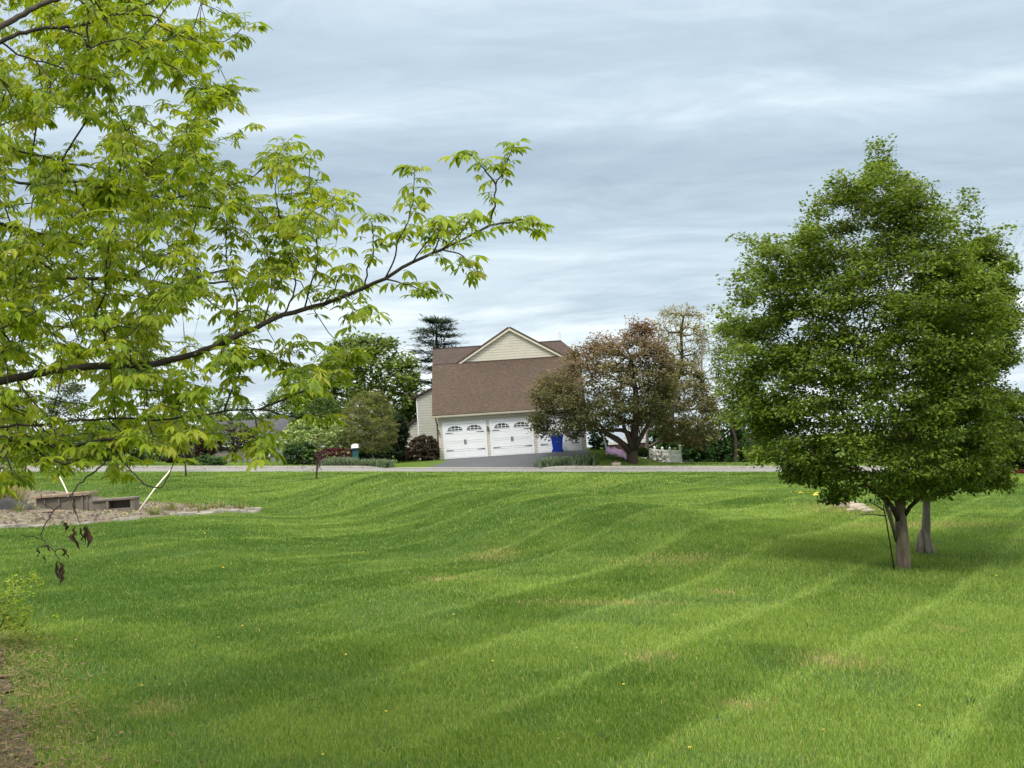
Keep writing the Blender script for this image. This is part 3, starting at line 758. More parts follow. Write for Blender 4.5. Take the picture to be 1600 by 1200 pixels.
    MB().slab((x0 - .2, yw + .3, p[5][2] - .62), (x2 - .01, yw + .3, p[4][2] - .58), (x2 - .01, 9.6, p[4][2] - .58), (x0 - .2, 9.6, p[5][2] - .62), .1).build('side_roof', M['shingle_dark'], root)
    MB().box(x2 - .01, x2 + .07, yw - .02, yw, -.3, p[3][2] - .1).build('corner_board', M['white'], root)
    v = loc(876, 556, 92 + 5.6); MB().tube([(v[0], 5.6, zr - .3), (v[0], 5.6, zr + .75)], .09, 10).build('vent_pipe', M['white'], root)
    return root
build_house()

# blue wheelie bin before the third door
def build_bin():
    b = foot(871.5, 706.5, 91.1); r = empty('recycling_bin', b, 'bright blue wheeled recycling bin standing before the garage door on the right', 'bin')
    m = MB(); w0, w1, d0, d1, h = .27, .37, .26, .36, .98
    m.add([(-w0, -d0, .04), (w0, -d0, .04), (w0, d0, .04), (-w0, d0, .04), (-w1, -d1, h), (w1, -d1, h), (w1, d1, h), (-w1, d1, h)],
          [(0, 3, 2, 1), (0, 1, 5, 4), (1, 2, 6, 5), (2, 3, 7, 6), (3, 0, 4, 7), (4, 5, 6, 7)])
    m.box(-w1 - .02, w1 + .02, -d1 - .02, d1 + .02, h - .05, h - .002)
    m.build('body', M['blue'], r, bevel=.02)
    MB().add([(-.39, -.40, h), (.39, -.40, h), (.39, .37, h), (-.39, .37, h), (-.36, -.37, h + .05), (.36, -.37, h + .05), (.34, .30, h + .11), (-.34, .30, h + .11)],
             [(0, 3, 2, 1), (4, 5, 6, 7), (0, 1, 5, 4), (1, 2, 6, 5), (2, 3, 7, 6), (3, 0, 4, 7)]).build('lid', M['blue'], r, bevel=.015)
    MB().tube([(-.3, .38, h - .02), (-.3, .45, h + .04), (.3, .45, h + .04), (.3, .38, h - .02)], .018, 8).build('handle', M['blue'], r)
    for s in (-1, 1): MB().tube([(s * .27, .30, .1), (s * .34, .30, .1)], .1, 14).build('wheel', M['iron'], r)
    MB().box(-.14, .14, -.352, -.318, .62, .64).box(-.14, .14, -.358, -.318, .645, .66).build('recess_strip', plain('pale_blue_mark', (.15, .25, .6)), r)
build_bin()

# teal mailbox on its post
def build_mailbox():
    b = foot(556.5, 724, 87.2); r = empty('mailbox', b, 'teal green mailbox post with a pale top beside the lavender clumps', 'mailbox')
    s = 87.2 / FPX
    MB().box(-.17, .17, -.12, .12, -.1, 1.02).box(-.2, .2, -.15, .15, -.1, .16).box(-.19, .19, -.14, .14, .92, .98).build('post', M['teal'], r, bevel=.015)
    MB().box(-.30, .26, -.2, .2, 1.022, 1.07).build('bracket', M['teal'], r, bevel=.01)
    arc = [(-.2 + 0, 1.072), (.2, 1.072)] + [(.2 * math.cos(t), 1.2 + .13 * math.sin(t)) for t in np.linspace(0, math.pi, 9)]
    MB().prism(arc, -.26, .26).build('box', M['vinyl'], r)
    MB().prism([(x * 1.03, z) for x, z in arc], -.275, -.262).build('door', M['vinyl'], r)
    MB().box(.206, .22, -.02, .02, 1.1, 1.32).box(.206, .22, -.02, .12, 1.26, 1.32).build('flag', plain('red_flag', (.3, .02, .02)), r)
build_mailbox()

# porch with white railing to the right of the garage
def build_porch():
    Y = 96.0; b = foot(946, 712, Y); r = empty('porch', b, 'raised porch with white railing and dark skirting behind the purple leaved tree', 'porch')
    def lx(px, py): p = at(px, py, Y) - b; return p[0], p[2]
    x0, z0 = lx(947, 692); x1, z1 = lx(1010, 689); zd = (z0 + z1) / 2
    MB().box(x0, x1, .04, 2.5, -1.0, zd - .12).build('skirt', M['skirt'], r)
    MB().box(x0 - .08, x1 + .08, 0, 2.6, zd - .118, zd + .1).build('deck_beam', M['white'], r)
    for x in np.linspace(x0 + .05, x1 - .05, 3):
        MB().box(x - .06, x + .06, .01, .13, zd + .101, zd + 1.0).build('post', M['white'], r)
    MB().box(x0 + .12, x1 - .12, .04, .10, zd + .86, zd + .93).box(x0 + .12, x1 - .12, .045, .095, zd + .17, zd + .22).build('rail', M['white'], r)
    for x in np.arange(x0 + .2, x1 - .15, .14): MB().box(x - .018, x + .018, .05, .09, zd + .222, zd + .858).build('baluster', M['white'], r)
    MB().box(x0 - .12, x0 - .0, -.02, .1, -1.2, zd - .12).build('post', M['white'], r)
build_porch()

def build_pink():
    b = hit(963, 717); Ys = b[1]; r = empty('plastic_slide', b, 'bright pink plastic slide lying in the grass left of the thick trunk', 'toy slide')
    p0 = at(947.5, 709, Ys + .15) - b; p1 = at(978, 717, Ys - .15) - b; n = 16; V, F = [], []
    prof = [(-.44, .26), (-.36, .30), (-.26, .12), (0, .08), (.26, .14), (.36, .36), (.44, .34), (.44, -.06), (0, -.10), (-.44, -.06)]
    for i in range(n + 1):
        t = i / n; c = p0 + (p1 - p0) * t + np.array([0, 0, .10 * math.sin(t * math.pi) + .035 * math.sin(t * 17)])
        for a, z in prof: V.append((c[0], c[1] + a, c[2] + z + .05))
    k = len(prof)
    for i in range(n):
        for j in range(k): F.append((i * k + j, i * k + (j + 1) % k, (i + 1) * k + (j + 1) % k, (i + 1) * k + j))
    MB().add(V, F).build('chute', M['pink'], r, smooth=True)
    for s in (-.3, .3): MB().tube([p0 + np.array([0.05, s, .10]), p0 + np.array([-.05, s, .75]), p0 + np.array([-.1, s, 1.0])], .035, 8).build('side_post', M['white'], r)
    for z in (.35, .65): MB().tube([p0 + np.array([-.02, -.3, z]), p0 + np.array([-.02, .3, z])], .025, 6).build('rung', M['white'], r)
build_pink()
def build_plank():
    b = foot(1003, 722, 92.0); r = MB().add([(-.34, -.08, 0), (.34, -.08, 0), (.34, .08, 0), (-.34, .08, 0), (-.34, -.08, .10), (.30, -.08, .08), (.30, .08, .08), (-.34, .08, .10)],
        [(0, 3, 2, 1), (4, 5, 6, 7), (0, 1, 5, 4), (1, 2, 6, 5), (2, 3, 7, 6), (3, 0, 4, 7)]).build('garden_edging', M['white'], None, loc=b, bevel=.02)
    r.rotation_euler = (0, .1, 0); tag(r, 'short white edging board in the grass right of the thick purple tree trunk', 'edging board')
build_plank()

# white vinyl fence right of the porch
def build_fence():
    b = foot(1064.5, 726, 95.0); r = empty('vinyl_fence', b, 'white vinyl fence with capped posts running down to a taller end post', 'fence')
    xs_ = [0, -.62, -1.05, -1.5, -1.98]; ys_ = [0, .5, 1.0, 1.5, 2.0]
    for i, (x, y) in enumerate(zip(xs_, ys_)):
        h = 1.12 if i == 0 else .98; g0 = gz(b[0] + x, b[1] + y) - b[2]
        m = MB().box(x - .065, x + .065, y - .065, y + .065, -.1 + g0, h + g0).box(x - .08, x + .08, y - .08, y + .08, h + g0, h + g0 + .04)
        m.add([(x - .07, y - .07, h + g0 + .04), (x + .07, y - .07, h + g0 + .04), (x + .07, y + .07, h + g0 + .04), (x - .07, y + .07, h + g0 + .04), (x, y, h + g0 + .12)], [(0, 1, 4), (1, 2, 4), (2, 3, 4), (3, 0, 4)])
        m.build('post', M['vinyl'], r)
    for i in range(4):
        x0, y0, x1, y1 = xs_[i], ys_[i], xs_[i + 1], ys_[i + 1]; g0 = gz(b[0] + x0, b[1] + y0) - b[2]; g1 = gz(b[0] + x1, b[1] + y1) - b[2]
        m = MB()
        for za, zb in ((.78, .88), (.10, .20), (.46, .54)):
            m.slab((x1 + .06, y1, za + g1), (x0 - .06, y0, za + g0), (x0 - .06, y0, zb + g0), (x1 + .06, y1, zb + g1), .04)
        m.build('rail', M['vinyl'], r)
        k = 9; m = MB()
        for j in range(k):
            t = (j + .5) / k; x = x0 + (x1 - x0) * t; y = y0 + (y1 - y0) * t; gg = g0 + (g1 - g0) * t
            m.box(x - .032, x + .032, y + .05, y + .065, .06 + gg, .84 + gg)
        m.build('pickets', M['vinyl'], r)
build_fence()
def build_crate():
    b = foot(1077, 728.5, 93.5); r = empty('garden_bench', b, 'small grey slatted bench on the grass by the dark shrubs right of the white fence', 'bench')
    m = MB()
    for y in (-.12, 0, .12): m.box(-.26, .26, y - .05, y + .05, .20, .23)
    m.build('seat', M['stone'], r)
    for x in (-.21, .21): MB().box(x - .03, x + .03, -.16, .16, -.03, .2).build('leg', M['stone'], r)
build_crate()

def rock(name, base, sx, sy, sz, mat, label, cat, group=None, seed=0):
    rs = np.random.default_rng(seed); V, F = [], []; nu, nv = 12, 7; off = rs.uniform(0, 30, 3)
    for j in range(nv):
        ph = math.pi * j / (nv - 1)
        for i in range(nu):
            th = 2 * math.pi * i / nu; p = np.array([math.sin(ph) * math.cos(th), math.sin(ph) * math.sin(th), math.cos(ph)])
            k = 1 + .55 * mnoise.noise(Vector(p * 1.3 + off)) + .25 * mnoise.noise(Vector(p * 3 + off))
            p = np.sign(p) * np.abs(p) ** .75 * k; V.append((p[0] * sx, p[1] * sy, p[2] * sz + sz * .45))
    for j in range(nv - 1):
        for i in range(nu): F.append((j * nu + i, (j + 1) * nu + i, (j + 1) * nu + (i + 1) % nu, j * nu + (i + 1) % nu))
    o = MB().add(V, F).build(name, mat, None, smooth=True, loc=base); o.rotation_euler = (0, 0, rs.uniform(0, 6))
    return tag(o, label, cat, group)
b_ = foot(962.5, 730, 86.2)
rock('garden_rock', b_, .30, .22, .17, M['rock'], 'flat tan rock at the kerb left of the thick purple tree trunk', 'rock', None, 4)

# ------------------------------------------------------------------ left: block planter, poles, tarp, edging, straw tuft
def build_planter():
    Yc = hit(130, 800)[1] + .6
    b = foot(97, 798, Yc); r = empty('block_wall', b, 'low weathered block wall with a plank cap and upright ribs on the gravel bed', 'wall')
    def L(px, py): p = at(px, py, Yc) - b; return p[0], p[2]
    xa, zb = L(57, 797); xb, zt = L(142, 770.5)
    _, zt0 = L(100, 772); w = .55
    MB().box(xa, xb, 0, w, -.2, zt0 - .07).build('panel', M['block'], r, bevel=.01)
    MB().add([(xa - .10, -.10, zt0 - .068), (xb, -.10, zt0 - .03), (xb, w + .1, zt0 - .03), (xa - .10, w + .1, zt0 - .068), (xa - .10, -.10, zt0 - .01), (xb, -.10, zt0 + .03), (xb, w + .1, zt0 + .03), (xa - .10, w + .1, zt0 - .01)],
             [(0, 3, 2, 1), (4, 5, 6, 7), (0, 1, 5, 4), (1, 2, 6, 5), (2, 3, 7, 6), (3, 0, 4, 7)]).build('cap_plank', M['timber'], r, bevel=.008)
    for t in (.16, .42, .68, .84, .93):
        x = xa + (xb - xa) * t; MB().box(x - .022, x + .022, -.045, -.002, -.02, zt0 - .08).build('rib', M['block'], r, bevel=.006)
    x0, x1 = L(140, 790)[0], L(210, 790)[0]; z1 = L(175, 779)[1]
    q = empty('concrete_trough', foot(178, 800, Yc - .1), 'hollow grey concrete block with a dark opening on the right end of the block wall', 'trough')
    bb = np.array(q.location); dx = b[0] - bb[0]; y0 = 0
    X0, X1 = x0 + dx, x1 + dx; zt_ = z1 + b[2] - bb[2]; Z0 = -.15
    m = MB().box(X0, X0 + (X1 - X0) * .46, 0, .6, Z0, zt_ - .02)
    m.box(X0 + (X1 - X0) * .462, X1 - .07, .30, .6, Z0, zt_ - .051).box(X1 - .07, X1, -.02, .6, Z0, zt_ - .052).box(X0 + (X1 - X0) * .462, X1 - .071, -.02, .298, Z0, zt_ - .24)
    m.build('trough_block', M['block'], q, bevel=.012)
    MB().box(X0 + .1, X1 + .02, -.05, .62, zt_ - .05, zt_ + .01).build('slab', M['block'], q, bevel=.012)
    MB().box(X0 + (X1 - X0) * .40, X0 + (X1 - X0) * .46 - .002, -.045, -.002, Z0, zt_ - .06).build('rib', M['block'], q, bevel=.006)
    MB().box(X0 - .05, X0 + .12, .1, .4, zt_ - .019, zt_ + .06).build('loose_brick', M['stone'], q, bevel=.01)
    # two pale poles lean out of the ground left and right of the wall
    def pole(p0, p1, Y, lab):
        a = foot(*p0, Y); c = at(*p1, Y + .5); o = MB().tube([(0, 0, -.08), tuple((c - a) * .5 + np.array([0, 0, .012])), tuple(c - a)], [.021, .019, .016], 8).build('leaning_pole', M['pole'], None, smooth=True, loc=a)
        tag(o, lab, 'pole', 'pale poles leaning over the gravel bed')
    pole((117, 772), (84, 726), Yc + 1.1, 'slim pale pole leaning left behind the plank capped block wall')
    pole((212, 791), (268, 733), Yc - .15, 'slim pale pole leaning right beside the hollow concrete block')
    # tarp heap
    a = foot(8, 809, Yc - 1.2); V, F = [], []; n = 18
    for j in range(n):
        for i in range(n):
            u, v = i / (n - 1) * 2 - 1, j / (n - 1) * 2 - 1; e = max(0, 1 - (abs(u) ** 3)) * max(0, 1 - abs(v) ** 3)
            V.append((u * .62, v * .4, -.03 + e * (.25 + .16 * mnoise.noise(Vector((u * 2.2, v * 2, 3)))) + e * .05 * mnoise.noise(Vector((u * 7, v * 7, 8)))))
    for j in range(n - 1):
        for i in range(n - 1): F.append((j * n + i, j * n + i + 1, (j + 1) * n + i + 1, (j + 1) * n + i))
    o = MB().add(V, F).build('tarp', M['tarp'], None, smooth=True, loc=a); tag(o, 'crumpled black tarp heaped on the gravel at the left edge', 'tarp')
    a = foot(78, 811, Yc - 2.2); r = empty('timber_offcut', a, 'short pale board with a dark block on it lying on the gravel before the wall', 'board')
    MB().box(-.34, .34, -.06, .06, .0, .055).build('board', M['timber'], r, bevel=.006); MB().box(-.12, .10, -.075, -.0, .0, .05).build('block', M['iron'], r, loc=(0, -.062, 0))
    # edging stones along the front of the bed, one by one
    fr = resample(bed_front, 400); proto = None; i = 0; dist = 0; k = 0
    while i < 388:
        w = random.uniform(.26, .55); j = i
        while j < 399 and np.linalg.norm(fr[j] - fr[i]) < w: j += 1
        p, q2 = fr[i], fr[j]; c = (p + q2) / 2; d = q2 - p; ln = np.linalg.norm(d) * .46
        if c[0] > -18 and ln > .05 and random.random() < .74:
            rs = random.Random(k); o = MB()
            base = [(-ln, -.26), (ln * .9, -.28), (ln, .22), (-ln * .92, .24)]
            z = rs.uniform(.03, .08)
            top = [(x * .9 + rs.uniform(-.02, .02), y * .85 + rs.uniform(-.02, .02)) for x, y in base]
            o.add([(x, y, -.06) for x, y in base] + [(x, y, z + rs.uniform(-.015, .02)) for x, y in top], [(0, 3, 2, 1), (4, 5, 6, 7), (0, 1, 5, 4), (1, 2, 6, 5), (2, 3, 7, 6), (3, 0, 4, 7)])
            e = o.build('edging_stone', M['stone'], None, bevel=.02, loc=(c[0], c[1], gz(*c))); e.rotation_euler = (rs.uniform(-.08, .08), rs.uniform(-.06, .06), math.atan2(d[1], d[0]))
            tag(e, 'flat pale edging stone along the front of the gravel bed', 'stone', 'edging stones of the gravel bed'); k += 1
        i = j + 3
build_planter()
def bed_stones():
    rs = np.random.default_rng(71); V, F, C = [], [], []; B = np.array(BED); n = 0
    while n < 2200:
        x = rs.uniform(B[:, 0].min(), B[:, 0].max()); y = rs.uniform(B[:, 1].min(), B[:, 1].max())
        if x < -16 or not in_poly(np.array([x]), np.array([y]), BED)[0]: continue
        n += 1; s_ = rs.uniform(.02, .06); z = gz(x, y) + .03; b = len(V); a = rs.uniform(0, 6.28); ring = [(math.cos(a + k * 1.2566) * s_ * rs.uniform(.7, 1.2), math.sin(a + k * 1.2566) * s_ * rs.uniform(.6, 1)) for k in range(5)]
        V += [(x + p, y + q, z) for p, q in ring] + [(x, y, z + s_ * rs.uniform(.5, .9))]; F += [(b + k, b + (k + 1) % 5, b + 5) for k in range(5)]
        c = np.array([(.07, .052, .036), (.14, .11, .08), (.24, .2, .15), (.12, .075, .052), (.26, .22, .11), (.08, .11, .03)][rs.integers(0, 6)]) * rs.uniform(.7, 1.2); C += [c] * 6
    return struct(mesh_np('gravel', np.array(V), np.array(F), M['dead'], col=np.array(C)), 'stuff')
bed_stones()

def straw_tuft(name, px, py, Y, n, h, label, cat, cols, seed, spread=.25, lean=.8, w=.012, group=None, mat='grass', root_up=0):
    """a tussock of arching blades"""
    rs = np.random.default_rng(seed); b = foot(px, py, Y); r = empty(name, b, label, cat, group); V, F = [], []; C = []
    for i in range(n):
        a = rs.uniform(0, 6.283); l = h * rs.uniform(.5, 1.15); k = lean * rs.uniform(.15, 1.0); o = np.array([math.cos(a), math.sin(a), 0]); p0 = o * rs.uniform(0, spread) + np.array([rs.normal(0, spread * .5), rs.normal(0, spread * .5), -.02])
        side = np.array([-o[1], o[0], 0]) * w * rs.uniform(.6, 1.3); bb = len(V); m = 4
        for t in range(m + 1):
            s = t / m; p = p0 + o * l * k * s ** 1.6 + np.array([0, 0, l * (s - .42 * k * s ** 2.2)]); q = side * (1 - s * .85); V += [p - q, p + q]
        for t in range(m): F.append((bb + 2 * t, bb + 2 * t + 1, bb + 2 * t + 3, bb + 2 * t + 2))
        c = np.array(cols[rs.integers(0, len(cols))]) * rs.uniform(.7, 1.25); C += [c] * (2 * m + 2)
    mesh_np('leaves', np.array(V), np.array(F), M[mat], r, None, np.array(C)); return r
STRAW = [(.42, .34, .19), (.30, .25, .11), (.16, .20, .05), (.5, .43, .27)]
yt = hit(30, 800)[1] + 2.2
straw_tuft('dry_grass_clump', 8, 789, yt, 420, 1.05, 'dried straw coloured ornamental grass with arching blades at the left edge', 'ornamental grass', STRAW, 5, .32, 1.0)

for i, (px, py) in enumerate(((330, 797), (345, 794), (318, 801), (268, 799), (30, 800), (376, 796), (240, 806), (300, 796))):
    q = hit(px, py); straw_tuft('weed_tuft', px, py, q[1], 60, .30, 'small tuft of weeds growing out of the gravel bed', 'weeds', [(.13, .17, .04), (.3, .25, .12), (.16, .2, .06)], 300 + i, .10, .8, .012, 'weeds in the gravel bed')

wr_ = np.random.default_rng(404)
for i in range(26):
    px, py = wr_.uniform(120, 1560), wr_.uniform(930, 1180); q = hit(px, py)
    straw_tuft('lawn_weed', px, py, q[1], 22, wr_.uniform(.05, .09), 'small dark broad leaved weed growing flat in the mown lawn', 'weed', [(.05, .12, .02), (.08, .16, .03), (.06, .13, .04)], 420 + i, .03, 1.5, .016, 'broad leaved weeds in the lawn')

# lavender clumps near the kerb
LAV = [(.15, .21, .12), (.20, .27, .16), (.12, .175, .085), (.25, .25, .28)]
for i, (px, py, Y, n, h, sp, lab) in enumerate((
        (523, 727, 86.3, 420, .62, .42, 'grey green lavender clump in front of the maroon hedge, nearest its left end'),
        (543, 727, 86.2, 420, .60, .40, 'grey green lavender clump touching the left side of the teal mailbox post'),
        (574, 729, 86.0, 420, .52, .42, 'grey green lavender clump just right of the teal mailbox post'),
        (593, 731, 85.9, 420, .52, .40, 'grey green lavender clump at the end of the kerb beside the driveway'),
        (861, 730, 86.0, 460, .62, .50, 'grey green lavender clump at the driveway corner, below the blue bin'),
        (888, 730, 86.2, 460, .62, .50, 'grey green lavender clump in the middle of the three right of the driveway'),
        (910, 729.5, 86.4, 420, .66, .42, 'darker lavender clump on the right of the three beside the driveway'))):
    straw_tuft('lavender', px, py, Y, n * 3, h, lab, 'lavender', LAV if i != 6 else LAV[:3] + [(.05, .085, .05)], 40 + i, sp, .9, .05, 'lavender clumps along the kerb')

# pale rocks and a few daffodils at the far edge of the lawn behind the right tree
rk = [(1302, 787, .12), (1312, 791, .16), (1322, 793, .20), (1331, 790, .15), (1340, 796, .19), (1349, 799, .15), (1357, 801, .12), (1329, 799, .10)]
for i, (px, py, s) in enumerate(rk):
    h_ = hit(px, py); rock('field_stone', h_, s, s * .7, s * .34, M['rock'], 'pale tan field stone lying in the lawn left of the leafy tree trunks', 'rock', 'pale stones left of the tree trunks', 60 + i)

def flower_proto(name, label, cat, group, h, r, petals):
    root = empty(name, (0, 0, 0), label, cat, group)
    MB().tube([(0, 0, -.02), (.004, .002, h * .5), (.002, 0, h)], [.004, .0035, .003], 5).build('stalk', M['stem'], root)
    m = MB()
    for ring, (rr, zz) in enumerate(((r, 0), (r * .7, .006), (r * .4, .011))):
        for k in range(petals):
            a = 2 * math.pi * (k + .5 * ring) / petals; c, s = math.cos(a), math.sin(a); w = rr * .26
            m.add([(0, 0, h + zz), (c * rr * .6 - s * w, s * rr * .6 + c * w, h + zz + rr * .22), (c * rr, s * rr, h + zz + rr * .16), (c * rr * .6 + s * w, s * rr * .6 - c * w, h + zz + rr * .22)], [(0, 1, 2, 3)])
    m.build('flower_head', M['yellow'], root); return root
FL = [(1180, 1108), (865, 1080)]
fl = [(975, 1079), (1077, 1178), (876, 1166), (846, 1160), (505, 1190), (630, 1062), (512, 1022), (708, 966), (460, 985), (380, 984), (245, 953), (208, 977), (172, 994), (275, 984), (300, 1009), (342, 1003),
      (738, 1165), (603, 1122), (668, 1097), (690, 1090), (1055, 967), (1252, 1117), (1438, 1111), (1563, 1120), (1555, 908), (150, 848), (322, 839), (180, 901), (348, 894), (60, 828), (705, 866), (1590, 790), (540, 1030),
      (1345, 955), (1400, 960), (420, 1060), (225, 1080), (770, 1040), (900, 1020), (1290, 1150)]
proto = flower_proto('dandelion', 'yellow dandelion flower in the mown grass', 'dandelion', 'dandelions in the lawn', .075, .021, 11)
for i, (px, py) in enumerate(fl):
    o = proto if i == 0 else copy_tree(proto)
    q = hit(px, py); s = .46 if q[1] < 16 else .75; o.location = q; o.scale = (s, s, s); o.rotation_euler = (random.uniform(-.35, .35), random.uniform(-.35, .35), random.uniform(0, 6))
proto = flower_proto('daffodil', 'yellow daffodil in the patch of longer grass left of the leafy tree', 'daffodil', 'daffodils by the pale stones', .20, .055, 6)
for i, (px, py) in enumerate(((1248, 782), (1252, 783), (1257, 781), (1262, 784), (1266, 784), (1272, 783), (1277, 786), (1279, 783))):
    o = proto if i == 0 else copy_tree(proto)
    o.location = hit(px, py + 4); o.rotation_euler = (random.uniform(-.3, .3), random.uniform(-.3, .3), random.uniform(0, 6))

# ------------------------------------------------------------------ trees and shrubs
# leafy tree standing on the lawn at the right
T1Y = hit(1410, 890)[1]
T1 = [(1377, 258), (1356, 270), (1332, 292), (1306, 284), (1280, 318), (1262, 330), (1262, 372), (1228, 362), (1196, 376), (1180, 384), (1166, 416), (1144, 444), (1128, 488), (1144, 520),
      (1134, 560), (1140, 600), (1134, 640), (1148, 670), (1170, 690), (1190, 725), (1225, 730), (1240, 755), (1270, 775), (1302, 785), (1340, 770), (1368, 786), (1410, 780), (1446, 770),
      (1500, 755), (1540, 750), (1560, 700), (1570, 640), (1562, 560), (1560, 480), (1540, 420), (1510, 375), (1480, 352), (1464, 316), (1440, 300), (1422, 280), (1400, 275)]
rs_ = np.random.default_rng(77)
def shoot(px0, py0, px1, py1, n, Y, w=7, seed=0):
    """a thin leader standing clear of the crown"""
    r = np.random.default_rng(seed); return np.array([at(px0 + (px1 - px0) * t + r.normal(0, w), py0 + (py1 - py0) * t, Y + r.normal(0, .12)) for t in np.linspace(0, 1, n)])
def inset(poly, d, zkeep=None):
    P = np.array(poly, float); c = P.mean(0); r = np.random.default_rng(len(poly)); n = len(P)
    P = np.array([P[i] + (P[(i + 1) % n] - P[i]) * t for i in range(n) for t in (0, .33, .67)])          # ragged edge: bays and bumps
    v = c - P; L = np.linalg.norm(v, axis=1, keepdims=True); d = np.where(P[:, 1:2] > 690, d * .25, d)
    return [tuple(q) for q in P + v / L * (d + r.normal(0, 1, (len(P), 1)) * 11)]
GREENS = [(.060, .100, .010), (.102, .160, .014), (.15, .215, .020), (.225, .272, .036)]
def trunk_pts(base, Y, pts, dy=None): return [at(px, py, Y) for px, py in pts]
b1 = hit(1411, 889)
ex = np.concatenate([shoot(1378, 270, 1376, 222, 9, T1Y, 6, 1), shoot(1290, 325, 1289, 296, 5, T1Y, 6, 2), shoot(1190, 385, 1176, 372, 4, T1Y, 9, 3), shoot(1455, 330, 1462, 305, 4, T1Y, 6, 4), fringe(inset(T1, 12), T1Y, 150, 5, 660, 2, 24)])
t1 = make_tree('leafy_tree', 'dense green leafy tree with a thick grey trunk, nearer of the two on the lawn', 'tree', inset(T1, 30), b1, T1Y, 2300, 145000, .047, GREENS, 'leafy trees on the lawn',
               'bark', .080, 1, seed=3, clump=1.0, gap=.485, depth=.85, tip=.0032, up=1.1, flat=.40, spread=.165, zkey=False, extra=ex, nscale=1.2, e=2.5,
               trunk_path=[at(1411, 860, T1Y), at(1408, 820, T1Y), at(1407, 790, T1Y), at(1403, 750, T1Y), at(1398, 700, T1Y + .05), at(1401, 640, T1Y + .1)])
# suckers and a low limb beside the trunk
def stick(root, name, pts, rads, mat, origin):
    o = MB().tube([np.array(p) - np.array(origin) for p in pts], rads, 6).build(name, M[mat], root, smooth=True); return o
Yn = T1Y - .12
stick(t1, 'sucker', [foot(1397, 886, Yn), at(1391, 850, Yn), at(1385, 815, Yn), at(1380, 790, Yn)], [.010, .009, .008, .006], 'bark_dark', b1)
stick(t1, 'low_limb', [at(1401, 845, T1Y), at(1393, 815, T1Y - .1), at(1386, 795, T1Y - .15), at(1378, 770, T1Y - .2), at(1360, 740, T1Y - .4)], [.026, .024, .022, .018, .01], 'bark', b1)
stick(t1, 'low_limb', [at(1405, 815, T1Y), at(1396, 795, T1Y - .15), at(1385, 780, T1Y - .2), at(1350, 755, T1Y - .3)], [.034, .032, .028, .014], 'bark_dark', b1)
stick(t1, 'low_limb', [at(1412, 808, T1Y), at(1422, 792, T1Y - .1), at(1440, 775, T1Y - .2), at(1470, 755, T1Y - .3)], [.026, .024, .02, .012], 'bark_dark', b1)
stick(t1, 'dead_twig', [at(1384, 806, T1Y - .15), at(1365, 804, T1Y - .4), at(1346, 803, T1Y - .6), at(1328, 812, T1Y - .8)], [.010, .008, .006, .003], 'bark_grey', b1)
stick(t1, 'dead_twig', [at(1382, 798, T1Y - .15), at(1370, 790, T1Y - .3), at(1357, 784, T1Y - .4)], [.010, .008, .004], 'bark_grey', b1)
stick(t1, 'sucker', [at(1399, 838, T1Y - .1), at(1394, 810, T1Y - .2), at(1390, 790, T1Y - .2)], [.014, .011, .009], 'bark', b1)
# the second tree a little behind it
b2 = hit(1446, 866); T2Y = b2[1]
T2 = [(1505, 360), (1535, 355), (1560, 395), (1585, 425), (1594, 470), (1588, 520), (1596, 560), (1590, 620), (1600, 665), (1592, 705), (1585, 735), (1552, 765), (1518, 768), (1480, 778), (1440, 785),
      (1420, 760), (1400, 700), (1410, 600), (1430, 500), (1460, 420), (1485, 380)]
ex = np.concatenate([shoot(1514, 372, 1515, 300, 10, T2Y, 11, 5), shoot(1560, 420, 1560, 356, 9, T2Y, 10, 6), shoot(1498, 360, 1496, 330, 4, T2Y, 6, 8), fringe(inset(T2, 8), T2Y, 50, 6, 560, 2, 24)])
make_tree('leafy_tree', 'slimmer leafy tree just behind the nearer one, its trunk flaring out at the foot', 'tree', inset(T2, 22), b2, T2Y, 950, 62000, .049, GREENS, 'leafy trees on the lawn', 'bark_grey', .066, 1,
          seed=8, clump=1.0, gap=.48, depth=.85, tip=.0035, up=1.1, flat=.40, spread=.165, extra=ex, nscale=1.2,
          trunk_path=[at(1446, 848, T2Y), at(1447, 820, T2Y), at(1448, 785, T2Y), at(1458, 730, T2Y), at(1468, 660, T2Y)])
t2 = [o for o in bpy.data.objects if o.name == 'leafy_tree.001'][0]
fl_ = MB()
for k in range(7):
    a = k * .9 + .3; c, s = math.cos(a), math.sin(a); fl_.tube([(c * .03, s * .03, .30), (c * .05, s * .05, .20), (c * .075, s * .075, .08), (c * .10, s * .10, -.08)], [.02, .034, .042, .04], 7)
fl_.build('root_flare', M['bark_grey'], t2, smooth=True)

